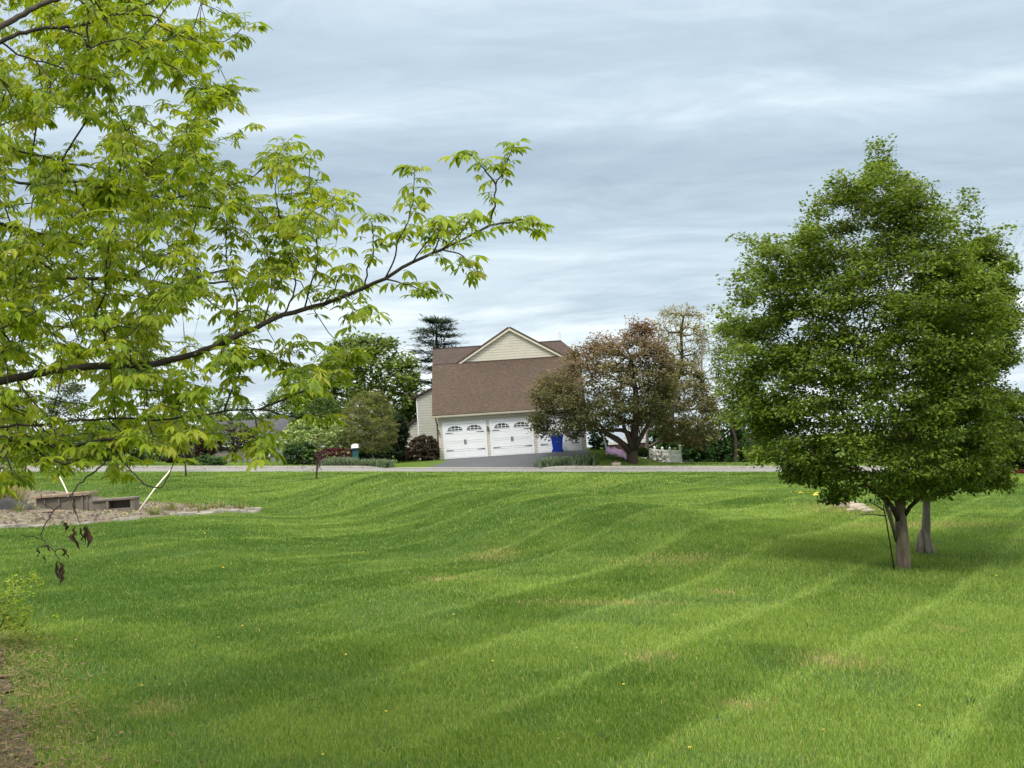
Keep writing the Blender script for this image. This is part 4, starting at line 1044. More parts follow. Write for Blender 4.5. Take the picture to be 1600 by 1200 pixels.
# bronze leaved tree with a thick dark trunk, right of the garage
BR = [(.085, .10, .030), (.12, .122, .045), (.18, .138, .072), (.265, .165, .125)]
C1 = [(992, 505), (975, 530), (948, 535), (928, 532), (905, 548), (883, 560), (858, 580), (838, 600), (828, 620), (832, 645), (836, 672), (850, 684), (873, 676), (897, 682), (925, 676), (950, 678), (975, 664), (1005, 664), (1030, 658),
      (1046, 640), (1056, 610), (1052, 575), (1040, 545), (1022, 520), (1008, 508)]
bC = foot(988, 729, 87.5)
ex = np.concatenate([shoot(x0, y0, x1, y1, 5, 87.5, 3, 20 + k) for k, (x0, y0, x1, y1) in enumerate(((992, 520, 992, 498), (975, 540, 975, 520), (947, 545, 947, 524), (928, 545, 927, 526), (900, 555, 899, 541), (1016, 520, 1018, 506), (1006, 515, 1007, 503)))])
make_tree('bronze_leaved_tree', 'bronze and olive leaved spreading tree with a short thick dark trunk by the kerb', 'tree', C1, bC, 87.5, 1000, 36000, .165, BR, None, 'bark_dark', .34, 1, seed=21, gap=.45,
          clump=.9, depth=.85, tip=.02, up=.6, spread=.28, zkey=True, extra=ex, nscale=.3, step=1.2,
          trunk_path=[at(988, 712, 87.5), at(989, 698, 87.5), at(991, 680, 87.5), at(995, 655, 87.5), at(993, 610, 87.5), at(985, 560, 87.5)])
bct = [o for o in bpy.data.objects if o.name == 'bronze_leaved_tree'][0]
Yc = 87.4
for pts, rr in (([(986, 708), (972, 693), (955, 683), (930, 668), (900, 650)], (.18, .14, .11, .08, .05)), ([(988, 706), (984, 690), (977, 672), (965, 640), (955, 600)], (.19, .15, .12, .08, .05)),
                ([(990, 704), (1000, 685), (1010, 668), (1025, 640), (1035, 600)], (.19, .14, .11, .08, .05)), ([(987, 705), (964, 685), (940, 672)], (.2, .14, .08))):
    stick(bct, 'limb', [at(px, py, Yc - .3 * i) for i, (px, py) in enumerate(pts)], rr, 'bark_dark', bC)
# olive tree drooping beside it
O1 = [(1036, 580), (1060, 565), (1085, 572), (1106, 600), (1118, 640), (1118, 680), (1100, 700), (1065, 694), (1036, 686), (1018, 660), (1022, 610)]
make_tree('olive_leaved_tree', 'drooping olive brown tree on a slim grey trunk behind the white fence', 'tree', O1, foot(1012, 722, 94), 93.0, 460, 12000, .18, [(.12, .12, .045), (.165, .155, .06), (.22, .185, .09)], None,
          'bark_grey', .12, 1, seed=25, gap=.42, clump=.8, tip=.018, spread=.28, nscale=.3, step=1.2, droop=.3,
          trunk_path=[at(1011, 700, 94), at(1011, 676, 94), at(1022, 650, 93.6), at(1045, 610, 93.2)])
# tall budding tree, mostly bare
Bd = [(1022, 505), (1036, 482), (1060, 474), (1085, 480), (1104, 500), (1106, 530), (1096, 565), (1080, 590), (1060, 590), (1036, 560)]
make_tree('budding_tree', 'tall half bare tree with yellow green buds rising behind the bronze tree', 'tree', Bd, foot(1048, 728, 112), 112, 560, 6500, .14, [(.25, .22, .05), (.34, .29, .08), (.2, .18, .06)], None,
          'bark_dark', .22, 1, seed=31, gap=.38, clump=.6, tip=.017, spread=.2, nscale=.25, step=1.5, up=.5,
          trunk_path=[at(1048, 690, 112), at(1050, 640, 112), at(1051, 612, 112), at(1062, 585, 112), at(1066, 556, 112), at(1064, 520, 112), at(1068, 495, 112)])
Bb = [(1088, 560), (1090, 525), (1100, 505), (1118, 520), (1150, 490), (1170, 540), (1170, 620), (1130, 660), (1095, 650), (1085, 610)]
make_tree('bare_tree', 'thin bare grey tree between the budding tree and the large leafy tree', 'tree', Bb, foot(1100, 730, 106), 106, 330, 900, .16, [(.12, .13, .05), (.16, .17, .07)], None,
          'bark_grey', .10, 1, seed=33, gap=.3, clump=.6, tip=.015, spread=.2, nscale=.25, step=1.5, up=.3,
          trunk_path=[at(1100, 700, 106), at(1097, 640, 106), at(1096, 590, 106), at(1097, 540, 106), at(1099, 515, 106)])
Bp = [(1112, 545), (1125, 510), (1150, 500), (1175, 540), (1180, 640), (1140, 650), (1115, 610)]
make_tree('pale_leaved_tree', 'sparse pale green tree half hidden by the left edge of the large leafy tree', 'tree', Bp, foot(1150, 733, 100), 100, 330, 4200, .2, [(.15, .19, .08), (.21, .25, .11), (.12, .17, .06)], None,
          'bark_dark', .13, 1, seed=35, gap=.42, clump=.9, tip=.02, spread=.24, nscale=.3, step=1.5)
# dark woods on the right
DK = [(.022, .058, .014), (.034, .085, .02), (.052, .12, .026)]
for i, (pl, bx, Y, lab) in enumerate((
        ([(1030, 690), (1045, 668), (1075, 660), (1100, 670), (1112, 700), (1105, 732), (1030, 730)], 1066, 104, 'dark green bushy tree directly behind the white fence end post'),
        ([(1080, 700), (1095, 662), (1125, 640), (1150, 655), (1165, 690), (1165, 735), (1080, 735)], 1122, 107, 'very dark green bushy tree midway between the white fence and the small house'),
        ([(1140, 690), (1150, 655), (1185, 640), (1215, 655), (1225, 690), (1200, 720), (1190, 736), (1140, 736)], 1166, 116, 'dark green bushy tree against the left wall of the small white house'),
        ([(975, 735), (980, 690), (995, 650), (1020, 640), (1045, 655), (1050, 735)], 1012, 111, 'dark green bushy tree behind the white railed porch'),
        ([(1540, 690), (1550, 640), (1580, 612), (1620, 610), (1660, 650), (1660, 720), (1600, 735), (1545, 730)], 1600, 74, 'olive green bushy tree at the right edge behind the leafy trees'))):
    make_tree('bushy_tree', lab, 'tree', pl, foot(bx, 733, Y), Y, 330, 7000, .26, DK if i < 4 else [(.05, .075, .02), (.075, .1, .03)], 'bushy trees on the right', 'bark_dark', .2, 3, seed=50 + i, gap=.36, clump=.8, tip=.03, spread=.34, nscale=.3, step=1.5, trunk_top=.4)
# bare tree at the right edge
Br = [(1578, 420), (1585, 350), (1605, 330), (1640, 340), (1660, 420), (1650, 540), (1610, 560), (1582, 500)]
make_tree('bare_tree', 'bare upright grey tree at the right edge rising above the leafy crown', 'tree', Br, foot(1640, 738, 66), 66, 200, 0, .1, BR, None, 'bark_grey', .17, 1, seed=58, gap=.2, clump=.4, tip=.014, nscale=.4, step=1.5, up=.1)

def shrub(name, label, poly, bx, by, Y, seeds, leaves, size, cols, seed, group=None, cat='shrub', mat='leaf', spread=.3, gap=.34, bark='bark_dark', droop=0., depth=.9):
    return make_tree(name, label, cat, poly, foot(bx, by, Y), Y, seeds, leaves, size, cols, group, bark, .05, 5, seed=seed, gap=gap, clump=.7, tip=.012, spread=spread, nscale=.6, step=.6, trunk_top=.35, up=.4, mat=mat, droop=droop, depth=depth)
shrub('column_shrub', 'narrow clipped dark green shrub at the right corner of the garage', [(922, 709), (921, 688), (926, 678), (943, 678), (949, 690), (948, 710)], 935, 709, 91.6, 160, 4200, .11, [(.028, .066, .018), (.045, .10, .024)], 71, spread=.16)
shrub('maroon_shrub', 'rounded brownish maroon shrub at the left corner of the garage', [(637, 718), (636, 700), (646, 686), (662, 680), (678, 684), (684, 700), (684, 717)], 661, 718, 91.4, 260, 9500, .13, [(.05, .03, .025), (.075, .048, .032), (.065, .07, .03), (.105, .045, .05)], 72, spread=.2)
shrub('maroon_hedge', 'low deep maroon barberry hedge behind the lavender clumps', [(497, 727), (497, 708), (508, 702), (530, 700), (552, 702), (554, 715), (552, 724), (520, 724)], 525, 725, 88.2, 220, 4600, .11, [(.075, .006, .022), (.11, .012, .035), (.05, .006, .015)], 73, spread=.2)
shrub('variegated_shrub', 'broad pale variegated green and cream shrub behind the maroon hedge', [(442, 706), (440, 680), (455, 662), (480, 655), (510, 657), (535, 653), (556, 664), (564, 685), (560, 702), (530, 702), (500, 700), (470, 700)], 500, 716, 91.5, 480, 14000, .16, [(.20, .31, .08), (.33, .43, .16), (.50, .52, .30), (.24, .37, .08)], 74, spread=.24)
shrub('dark_shrub', 'rounded dark green shrub below the left side of the pale variegated shrub', [(444, 727), (444, 702), (458, 694), (480, 692), (496, 700), (497, 726)], 470, 727, 89.5, 240, 5200, .13, [(.034, .08, .016), (.055, .125, .025)], 75, spread=.2)
make_tree('bronze_green_tree', 'small feathery bronze green tree with a thin pale trunk behind the lavender', 'tree', [(534, 690), (532, 660), (545, 630), (565, 612), (590, 612), (606, 630), (616, 660), (617, 690), (600, 708), (570, 704), (545, 702)], foot(585, 715, 90.5), 90.5,
          420, 12500, .20, [(.14, .165, .042), (.19, .22, .058), (.16, .14, .06)], None, 'bark_grey', .07, 1, seed=76, gap=.40, clump=.8, tip=.014, spread=.26, nscale=.35, step=1, tpl=LEAF_L)
shrub('dark_evergreen', 'dark spreading evergreen filling the gap between the bronze green tree and the maroon shrub', [(556, 718), (562, 700), (590, 690), (604, 660), (618, 640), (632, 655), (638, 680), (632, 698), (640, 704), (636, 718)], 605, 718, 93.5, 380, 10000, .17, [(.02, .042, .017), (.032, .064, .026)], 77, spread=.26, cat='evergreen')
make_tree('large_green_tree', 'large round mid green tree left of the house', 'tree', [(478, 650), (480, 610), (498, 580), (512, 550), (535, 530), (560, 524), (590, 528), (615, 535), (640, 560), (655, 585), (652, 625), (648, 655), (640, 680), (600, 690), (540, 690), (495, 680)],
          foot(590, 720, 103), 103, 900, 17000, .30, [(.085, .135, .02), (.13, .195, .027), (.185, .25, .038)], None, 'bark_dark', .28, 1, seed=80, gap=.42, clump=.9, tip=.03, spread=.32, nscale=.25, step=1.5)
shrub('hazy_green_shrub', 'tall soft green bush left of the large round tree', [(455, 690), (460, 640), (475, 612), (500, 606), (522, 620), (530, 660), (525, 690)], 492, 722, 98, 260, 5200, .2, [(.08, .14, .034), (.12, .19, .05)], 81, spread=.3, cat='bush')

# flat layered cedar behind the roof
def cedar():
    Y = 107; b = foot(690, 722, Y); root = empty('cedar', b, 'dark blue green cedar with flat layered branches rising left of the roof', 'cedar'); rs = np.random.default_rng(90); sk = Skeleton(90)
    top = at(682, 512, Y); path = [b - np.array([0, 0, .1]), at(688, 660, Y), at(684, 600, Y), at(682, 550, Y), top]; ids = sk.chain(path, [.3, .26, .2, .12, .05])
    s = Y / FPX; S, pos, d = [], [], []
    for py, l, r in ((508, 18, 22), (518, 42, 24), (528, 46, 34), (540, 50, 30), (552, 44, 38), (566, 40, 34), (582, 40, 36), (600, 36, 34), (618, 26, 40), (640, 24, 30)):
        c = at(684 + (py - 510) * .03, py, Y)
        for k in range(10):
            a = 2 * math.pi * k / 10 + rs.uniform(-.3, .3); R_ = (r if math.cos(a) > 0 else l) * s * rs.uniform(.6, 1.05)
            e = c + np.array([math.cos(a) * R_, math.sin(a) * R_ * .9, rs.uniform(-.1, .35) + .05 * R_]); S.append(e)
            for q in range(90):
                t = rs.uniform(.25, 1.03); p = c + (e - c) * t + np.array([rs.normal(0, .30), rs.normal(0, .30), rs.normal(.05, .06)]); pos.append(p); v = e - c; v = v / np.linalg.norm(v) + rs.normal(0, .45, 3) * np.array([1, 1, .3]); d.append(v)
    sk.grow(np.array(S), up=.2, step=1.0, lift=.02, bend=.05)
    sk.mesh('trunk', M['bark_dark'], root, b, .022)
    pos, d = np.array(pos), np.array(d); n = rs.normal(0, .25, pos.shape) + np.array([0, 0, 1]); k = len(pos)
    leaves_mesh('needles', pos, d, n, .40 * rs.uniform(.6, 1.3, k), tinted(k, [(.020, .036, .024), (.032, .052, .034), (.045, .062, .035)], rs), M['leaf'], root, b, LEAF_L)
cedar()

# two young saplings on the far lawn
def sapling(base, pts, label, seed, n):
    b = base; root = empty('sapling', b, label, 'sapling', 'saplings on the far lawn'); sk = Skeleton(seed); rs = np.random.default_rng(seed); Y = b[1]
    P = [b - np.array([0, 0, .1])] + [at(px, py, Y) for px, py in pts]; sk.chain(P, list(np.linspace(.05, .022, len(P))))
    S = np.array([P[-1] + rs.normal(0, 1, 3) * np.array([.35, .35, .45]) for _ in range(26)]); sk.grow(S, step=.3); sk.mesh('trunk', M['bark_dark'], root, b, .008)
    k = n; pos = S[rs.integers(0, len(S), k)] + rs.normal(0, .12, (k, 3)); leaves_mesh('crown', pos, rs.normal(0, 1, (k, 3)), rs.normal(0, .6, (k, 3)) + np.array([0, 0, 1]), .1 * rs.uniform(.6, 1.3, k), tinted(k, [(.05, .03, .025), (.07, .05, .03)], rs), M['leaf'], root, b)
sapling(hit(493.5, 750), [(495, 735), (496, 722), (497, 708)], 'thin dark sapling trunk on the lawn in front of the maroon hedge', 91, 140)
sapling(hit(290.5, 745), [(290, 735), (289, 720), (288, 705), (284, 694)], 'thin crooked sapling on the lawn seen below the yellow green foliage', 92, 60)

# ------------------------------------------------------------------ houses in the distance
def simple_house(name, label, base, w, d, h, rise, wall, roof, windows=(), rz=0.0, chim=False, ridge_x=True):
    r = empty(name, base, label, 'house', None, rz)
    MB().box(-w / 2, w / 2, 0, d, -1.5, h).build('wall', wall, r)
    o = .35
    if ridge_x:
        MB().slab((-w / 2 - o, -o, h - .1), (w / 2 + o, -o, h - .1), (w / 2 + o, d / 2, h + rise), (-w / 2 - o, d / 2, h + rise), .14).build('roof', roof, r)
        MB().slab((w / 2 + o, d + o, h - .1), (-w / 2 - o, d + o, h - .1), (-w / 2 - o, d / 2 + .001, h + rise), (w / 2 + o, d / 2 + .001, h + rise), .14).build('rear_roof', roof, r)
        for s in (-1, 1):
            MB().add([(s * w / 2, .02, h), (s * w / 2, d - .02, h), (s * w / 2, d / 2, h + rise - .08), (s * (w / 2 - .1), .02, h), (s * (w / 2 - .1), d - .02, h), (s * (w / 2 - .1), d / 2, h + rise - .08)], [(0, 1, 2), (5, 4, 3), (0, 3, 4, 1), (1, 4, 5, 2), (2, 5, 3, 0)]).build('end_wall', wall, r)
    MB().box(-w / 2 - o, w / 2 + o, -o - .05, -o - .002, h - .16, h + .05).build('fascia', M['white'], r)
    for x, z, ww, hh, sh in windows:
        f = MB().box(x - ww / 2 - .08, x + ww / 2 + .08, -.05, -.003, z - .08, z + hh + .08).build('window', M['white'], r)
        MB().box(x - ww / 2, x + ww / 2, -.065, -.052, z, z + hh).build('pane', M['glass_soft'], f)
        MB().box(x - ww / 2, x + ww / 2, -.08, -.066, z + hh * .48, z + hh * .54).build('muntin', M['white'], f)
        if sh:
            for s in (-1, 1): MB().box(x + s * (ww / 2 + .28) - .17, x + s * (ww / 2 + .28) + .17, -.04, -.003, z - .06, z + hh + .06).build('shutter', M['slate'], r)
    return r
Yg = 122
p = at(391, 722, Yg); wz = at(391, 693, Yg)[2]; gb = np.array([p[0], Yg, p[2] - .2])
hg = simple_house('house', 'grey sided house with a dark roof and white trim at the left, behind the foliage', gb, 6.2, 8, wz - gb[2], 1.9, M['grey_siding'], M['slate'], [(1.95, .62, .55, .75, False)])
MB().box(-3.0, -.6, -.06, -.003, -.4, 1.5).build('garage_door', M['stone'], hg)
Yw = 124
p = at(1222, 736, Yw); c0 = at(1183, 706, Yw); wb = np.array([p[0], Yw, p[2] - .3])
ww = 2 * (p[0] - c0[0])
simple_house('house', 'small cream house with a brown grey roof at the right, behind the leafy tree', wb, ww, 6, at(1222, 705, Yw)[2] - wb[2], 1.1, M['vinyl'], M['shingle'], [(-ww / 2 + .85, .85, .6, .75, True), (ww / 2 - 1.0, .85, .6, .75, True)])

# parked cars: a pale one at the right edge, another by the grey house
def car(base, rz, body, label, s=1.0):
    r = empty('parked_car', base, label, 'car', None, rz); pr = [(-2.2, .35), (-2.15, .75), (-1.9, .88), (-1.05, .95), (-.45, 1.42), (.75, 1.45), (1.45, .98), (2.15, .9), (2.25, .55), (2.2, .32)]
    def shell(pts, w, y_in):
        return pts
    V, F = [], []
    for y, k in ((-.86, 0), (-.80, 1), (.80, 1), (.86, 0)):
        for x, z in pr:
            yy = y if z < 1.0 else math.copysign(.66 if k else .70, y); V.append((x * (1 if k else .985), yy, z))
    n = len(pr)
    for j in range(3):
        for i in range(n): F.append((j * n + i, j * n + (i + 1) % n, (j + 1) * n + (i + 1) % n, (j + 1) * n + i))
    F.append(tuple(range(n))[::-1]); F.append(tuple(range(3 * n, 4 * n)))
    MB().add(V, F).build('body', body, r, bevel=.05)
    for y in (-1, 1):
        MB().add([(-.85, y * .78, 1.0), (1.25, y * .78, 1.0), (.70, y * .71, 1.36), (-.40, y * .71, 1.36)], [(0, 1, 2, 3) if y < 0 else (3, 2, 1, 0)]).build('side_window', M['glass'], r)
        for x in (-1.4, 1.4):
            wh = MB().tube([(x, y * .70, .33), (x, y * .89, .33)], .33, 18).build('wheel', M['iron'], r); MB().tube([(x, y * .885, .33), (x, y * .905, .33)], .19, 12).build('rim', M['stone'], wh)
    MB().add([(1.42, -.62, 1.02), (1.42, .62, 1.02), (.80, .60, 1.42), (.80, -.60, 1.42)], [(0, 1, 2, 3)]).build('windscreen', M['glass'], r)
    for y in (-.6, .6): MB().box(2.14, 2.262, y - .16, y + .16, .62, .76).build('headlight', M['vinyl'], r)
    return r
paint = plain('silver_white_paint', (.62, .64, .67), .25, .03, 2, 0)
car(foot(1556, 744, 80.5), R(180), paint, 'silver white car parked on the road behind the right hand leafy trees')
shrub('red_shrub', 'low dark red shrub at the right edge of the lawn', [(1582, 746), (1586, 737), (1600, 734), (1625, 738), (1628, 747)], 1602, 747, 71, 110, 2200, .12, [(.11, .012, .014), (.16, .03, .025)], 84, spread=.2)

# planting in front of the grey house, and trees far off at the left
make_tree('dark_stemmed_tree', 'dark purple brown many stemmed tree before the grey house', 'tree', [(338, 690), (345, 668), (362, 660), (385, 664), (396, 682), (392, 700), (365, 700), (345, 704)], foot(366, 724, 108), 108, 260, 2600, .16, [(.03, .018, .02), (.05, .03, .03)], None, 'bark_dark', .14, 6, seed=101, tip=.025, gap=.3, clump=.5, spread=.22, nscale=.3, step=1.2, trunk_top=.6)
shrub('reddish_tree', 'reddish brown bushy tree left of the many stemmed one', [(306, 718), (306, 692), (318, 682), (334, 690), (334, 718)], 320, 722, 106, 200, 3600, .18, [(.06, .03, .026), (.085, .045, .035), (.05, .05, .025)], 102, spread=.26, cat='tree')
shrub('low_plants', 'low fresh green plants along the far kerb under the foliage', [(296, 727), (300, 716), (325, 712), (350, 716), (352, 728)], 324, 728, 88, 170, 3200, .14, [(.05, .11, .03), (.09, .17, .05)], 103, spread=.2, cat='plants')
shrub('plum_shrub', 'grey brown shrub by the far kerb at the left', [(262, 722), (266, 700), (280, 692), (296, 702), (298, 723)], 280, 724, 95, 160, 2600, .15, [(.06, .055, .04), (.05, .07, .03)], 104, spread=.22)
FARG = [(.08, .135, .04), (.12, .18, .055), (.15, .21, .075)]
for i, (pl, bx, Y, lab, n) in enumerate((
        ([(-60, 700), (-50, 640), (-10, 618), (30, 622), (50, 660), (48, 725), (-50, 728)], -5, 104, 'far green tree at the left edge behind the hickory foliage', 7000),
        ([(70, 660), (78, 600), (95, 585), (120, 590), (132, 620), (140, 680), (120, 728), (80, 728)], 104, 120, 'far pale feathery tree showing above the lowest hickory limb', 3600),
        ([(130, 725), (132, 680), (150, 655), (190, 650), (215, 668), (228, 700), (225, 727)], 180, 108, 'far dark green tree beyond the road at the left', 6500),
        ([(215, 725), (220, 670), (245, 645), (280, 648), (300, 670), (305, 725)], 260, 118, 'far mid green tree next to the reddish brown bushy one', 6500),
        ([(300, 700), (310, 640), (345, 620), (385, 625), (400, 660), (395, 700)], 350, 136, 'far dull green tree standing behind the grey sided house', 6500),
        ([(400, 700), (405, 650), (425, 615), (455, 600), (470, 640), (470, 700)], 436, 132, 'far greyish green tree right of the grey house roof', 5000),
        ([(40, 726), (45, 690), (70, 672), (100, 680), (112, 726)], 78, 96, 'far rounded bush beyond the road at the left', 4500))):
    make_tree('distant_tree', lab, 'tree', pl, foot(bx, 730, Y), Y, 260, n, .28, FARG if i != 1 else [(.10, .13, .07), (.13, .16, .09)], 'trees beyond the road at the left', 'bark_dark', .18, 2, seed=110 + i, gap=.40 if i != 1 else .46, clump=.8, tip=.03, spread=.34, nscale=.3, step=1.5, trunk_top=.45)

# ------------------------------------------------------------------ the big hickory whose limbs reach in from the left
def hickory():
    rs = np.random.default_rng(5)
    tb = np.array([-3.7, 6.6, gz(-3.7, 6.6)]); root = empty('hickory', tb, 'large tree reaching in from the left with long limbs and drooping yellow green leaves', 'tree')
    sk = Skeleton(5); trunk = [(-3.7, 6.6, tb[2] - .2), (-3.72, 6.6, tb[2] + .6), (-3.74, 6.55, 1.6), (-3.7, 6.6, 2.6), (-3.62, 6.6, 3.6), (-3.6, 6.6, 4.8), (-3.5, 6.6, 6.0)]
    tid = sk.chain(trunk, [.26, .22, .20, .185, .16, .13, .07]); TP = np.array(trunk)
    ATT = {}
    def limb(pts, Y0, Y1, r0, r1, attach=None, sub=4):
        """photo polyline (px, py) -> limb in space, depth running Y0..Y1, radii in photo px"""
        pts = np.array(pts, float); s = np.r_[0, np.cumsum(np.hypot(*np.diff(pts, axis=0).T))]; s /= s[-1]; m = (len(pts) - 1) * sub + 1; t = np.linspace(0, 1, m)
        px = np.interp(t, s, pts[:, 0]); py = np.interp(t, s, pts[:, 1])
        k = np.array([1, 2, 1.]) / 4
        px[1:-1] = np.convolve(px, k, 'valid'); py[1:-1] = np.convolve(py, k, 'valid')
        if m > 8: px[1:-1] += rs.normal(0, .9, m - 2); py[1:-1] += rs.normal(0, .9, m - 2)
        P = [at(a, b, Y0 + (Y1 - Y0) * q) for a, b, q in zip(px, py, t)]; rad = [(r0 + (r1 - r0) * q) * (Y0 + (Y1 - Y0) * q) / FPX for q in t]; rad = [q * (.58 if r0 > 2.5 else .8) for q in rad]
        if attach is None:                                # out of the frame: run on to the trunk
            j = int(np.argmin(np.abs(TP[:, 2] - (P[0][2] - .5)) + (TP[:, 2] > P[0][2]) * 1)); a = TP[j]
            P = [a + (P[0] - a) * q + np.array([0, 0, .12 * math.sin(q * math.pi)]) for q in (.35, .7)] + P; rad = [rad[0] * 1.25, rad[0] * 1.1] + rad; return sk.chain(P, rad, tid[j])
        A = np.array([sk.p[i] for i in attach]); j = attach[int(np.argmin(np.linalg.norm(A - P[0], axis=1)))]
        off = sk.p[j] - P[0]
        P = [p + off * max(0, 1 - q * 2.2) for p, q in zip(P, t)]
        return sk.chain(P[1:], rad[1:], j)
    A = limb([(-60, 606), (0, 597), (70, 580), (150, 572), (240, 570), (310, 552), (380, 522), (440, 493), (500, 478), (560, 455), (610, 430), (660, 403), (720, 377), (765, 352)], 5.6, 6.4, 12.5, 3.2)
    tw = []   # thin traced twigs that carry leaves
    def T(pts, Y0, Y1, r0, r1, att): i = limb(pts, Y0, Y1, r0, r1, att); tw.append(i); return i
    a1 = T([(765, 352), (774, 312), (773, 290), (790, 262), (800, 232)], 6.4, 6.45, 3, 1.4, A); T([(773, 290), (755, 262), (732, 240)], 6.4, 6.4, 1.8, 1.1, a1)
    a2 = T([(768, 351), (800, 347), (815, 343), (838, 350)], 6.4, 6.5, 2.2, 1.1, A)
    B1 = T([(185, 573), (160, 540), (160, 515), (143, 497), (163, 463), (166, 423), (170, 373), (170, 336), (174, 284), (170, 250)], 5.8, 5.5, 4.2, 1.5, A)
    B2 = T([(367, 529), (368, 497), (371, 472), (358, 426), (353, 389), (354, 330)], 6.0, 6.1, 3.2, 1.4, A)
    for p in ([(472, 484), (480, 457), (495, 413), (497, 367), (483, 300), (485, 246)], [(583, 441), (581, 417), (583, 393), (581, 345)], [(620, 424), (628, 397), (627, 373), (638, 350), (647, 310), (648, 262)],
              [(607, 433), (653, 450), (672, 458)], [(540, 462), (556, 486), (575, 490)], [(717, 380), (724, 400), (733, 418)], [(690, 390), (688, 365), (680, 350)], [(440, 493), (455, 470), (462, 440), (450, 400), (440, 360), (430, 300), (436, 240)],
              [(660, 404), (670, 370), (690, 350)], [(720, 378), (728, 352), (738, 342)], [(520, 472), (528, 440), (540, 420)], [(400, 512), (420, 470), (425, 420), (412, 380)]):
        T(p, 6.1, 6.0 + rs.uniform(-.2, .3), 2.6, 1.1, A)
    D = limb([(-30, 54), (0, 43), (30, 25), (62, 9), (94, -2), (140, -20)], 5.0, 5.3, 9.5, 6); E = limb([(-30, 72), (0, 65), (22, 55), (73, 42), (121, 40), (167, 27), (199, 19), (250, -6)], 5.4, 5.9, 7, 2.5)
    T([(100, 43), (129, 54), (177, 71), (228, 91), (258, 97), (282, 116), (298, 126), (322, 146)], 5.6, 6.0, 3, 1.2, E); T([(161, 30), (199, 24), (234, 26), (269, 46), (301, 59), (345, 70), (385, 38)], 5.8, 6.2, 2.8, 1.1, E)
    F_ = limb([(-30, 222), (0, 226), (32, 237), (65, 243), (99, 255)], 6.8, 7.0, 4.2, 2.2); tw.append(F_)
    T([(16, 58), (40, 86), (97, 105), (129, 121), (153, 125)], 5.4, 5.8, 2.2, 1.2, E)
    H = limb([(-30, 275), (0, 279), (49, 290), (110, 284), (176, 282), (213, 298), (262, 313), (333, 329), (370, 320), (405, 330)], 6.4, 6.8, 4.5, 1.6); tw.append(H)
    T([(262, 313), (320, 300), (372, 286), (398, 278), (412, 256)], 6.6, 6.8, 1.8, 1.1, H)
    I = limb([(-30, 346), (3, 352), (68, 364), (93, 375), (126, 383), (180, 375), (220, 395)], 5.9, 6.2, 4.5, 1.6); tw.append(I)
    J = limb([(-30, 458), (0, 453), (37, 441), (77, 435), (140, 436), (204, 435), (262, 446), (342, 441), (379, 435), (430, 428), (470, 440)], 7.2, 7.6, 7.5, 1.6)
    T([(75, 374), (50, 410), (30, 430), (-10, 440)], 6.0, 6.4, 2.4, 1.6, I); T([(200, 436), (240, 410), (300, 375), (307, 340)], 7.3, 7.2, 2.0, 1.2, J); T([(300, 443), (335, 478), (365, 498)], 7.4, 7.3, 1.8, 1.1, J)
    K = limb([(-30, 524), (0, 515), (31, 500), (105, 463), (130, 447), (170, 460)], 5.4, 5.6, 3.2, 1.6); tw.append(K)
    Lw = limb([(-40, 683), (0, 685), (51, 689), (74, 697), (122, 696), (153, 690), (180, 684)], 5.5, 5.6, 8, 4.5); tw.append(Lw)
    L2 = limb([(-30, 668), (60, 664), (120, 656), (170, 654), (249, 656), (300, 651), (346, 644), (382, 640), (419, 641)], 5.9, 6.1, 3.8, 2.2)
    T([(348, 642), (360, 612), (372, 590), (380, 560)], 6, 6.1, 2.2, 1.2, L2); T([(400, 641), (458, 618), (500, 599), (526, 587), (540, 568), (545, 552)], 6.1, 6.2, 2.4, 1.1, L2); T([(419, 644), (465, 655), (508, 651)], 6.1, 6.2, 2.0, 1.1, L2)
    T([(172, 655), (178, 625), (185, 605)], 5.9, 5.8, 1.8, 1.1, L2); T([(284, 652), (282, 632), (275, 622)], 5.9, 5.9, 1.6, 1.1, L2)
    T([(210, 570), (240, 590), (262, 596), (298, 588)], 5.9, 5.8, 2, 1.1, A); M_ = T([(330, 548), (365, 540), (400, 547), (443, 570), (493, 580), (515, 563)], 6.2, 6.3, 2.6, 1.2, A)
    T([(460, 578), (448, 560), (462, 540)], 6.2, 6.2, 1.6, 1.1, M_)
    T([(20, 598), (45, 622), (78, 655)], 5.6, 5.5, 2.4, 1.2, A)
    L3 = T([(23, 690), (71, 719), (93, 726), (119, 722), (136, 713), (176, 699), (200, 688), (238, 676)], 5.4, 5.6, 4.2, 1.6, Lw)
    L4 = limb([(184, 700), (178, 718), (156, 736), (133, 750), (122, 761), (110, 775), (81, 800), (64, 832), (62, 838), (74, 852), (88, 866), (93, 877)], 5.5, 5.3, 2.8, 1.3, L3)
    L5 = limb([(184, 705), (204, 733), (224, 756), (240, 762), (255, 763), (263, 744)], 5.5, 5.5, 2, 1.1, L3); limb([(81, 800), (66, 786), (64, 772)], 5.4, 5.4, 1.4, .9, L4); limb([(64, 834), (50, 838), (32, 836)], 5.3, 5.2, 1.0, .6, L4)
    limb([(114, 768), (114, 790), (120, 806), (126, 820)], 5.4, 5.4, 1.4, .7, L4); limb([(74, 852), (62, 853), (56, 862)], 5.3, 5.3, 1.2, .7, L4); limb([(84, 862), (96, 856), (104, 860)], 5.3, 5.3, 1.2, .7, L4)
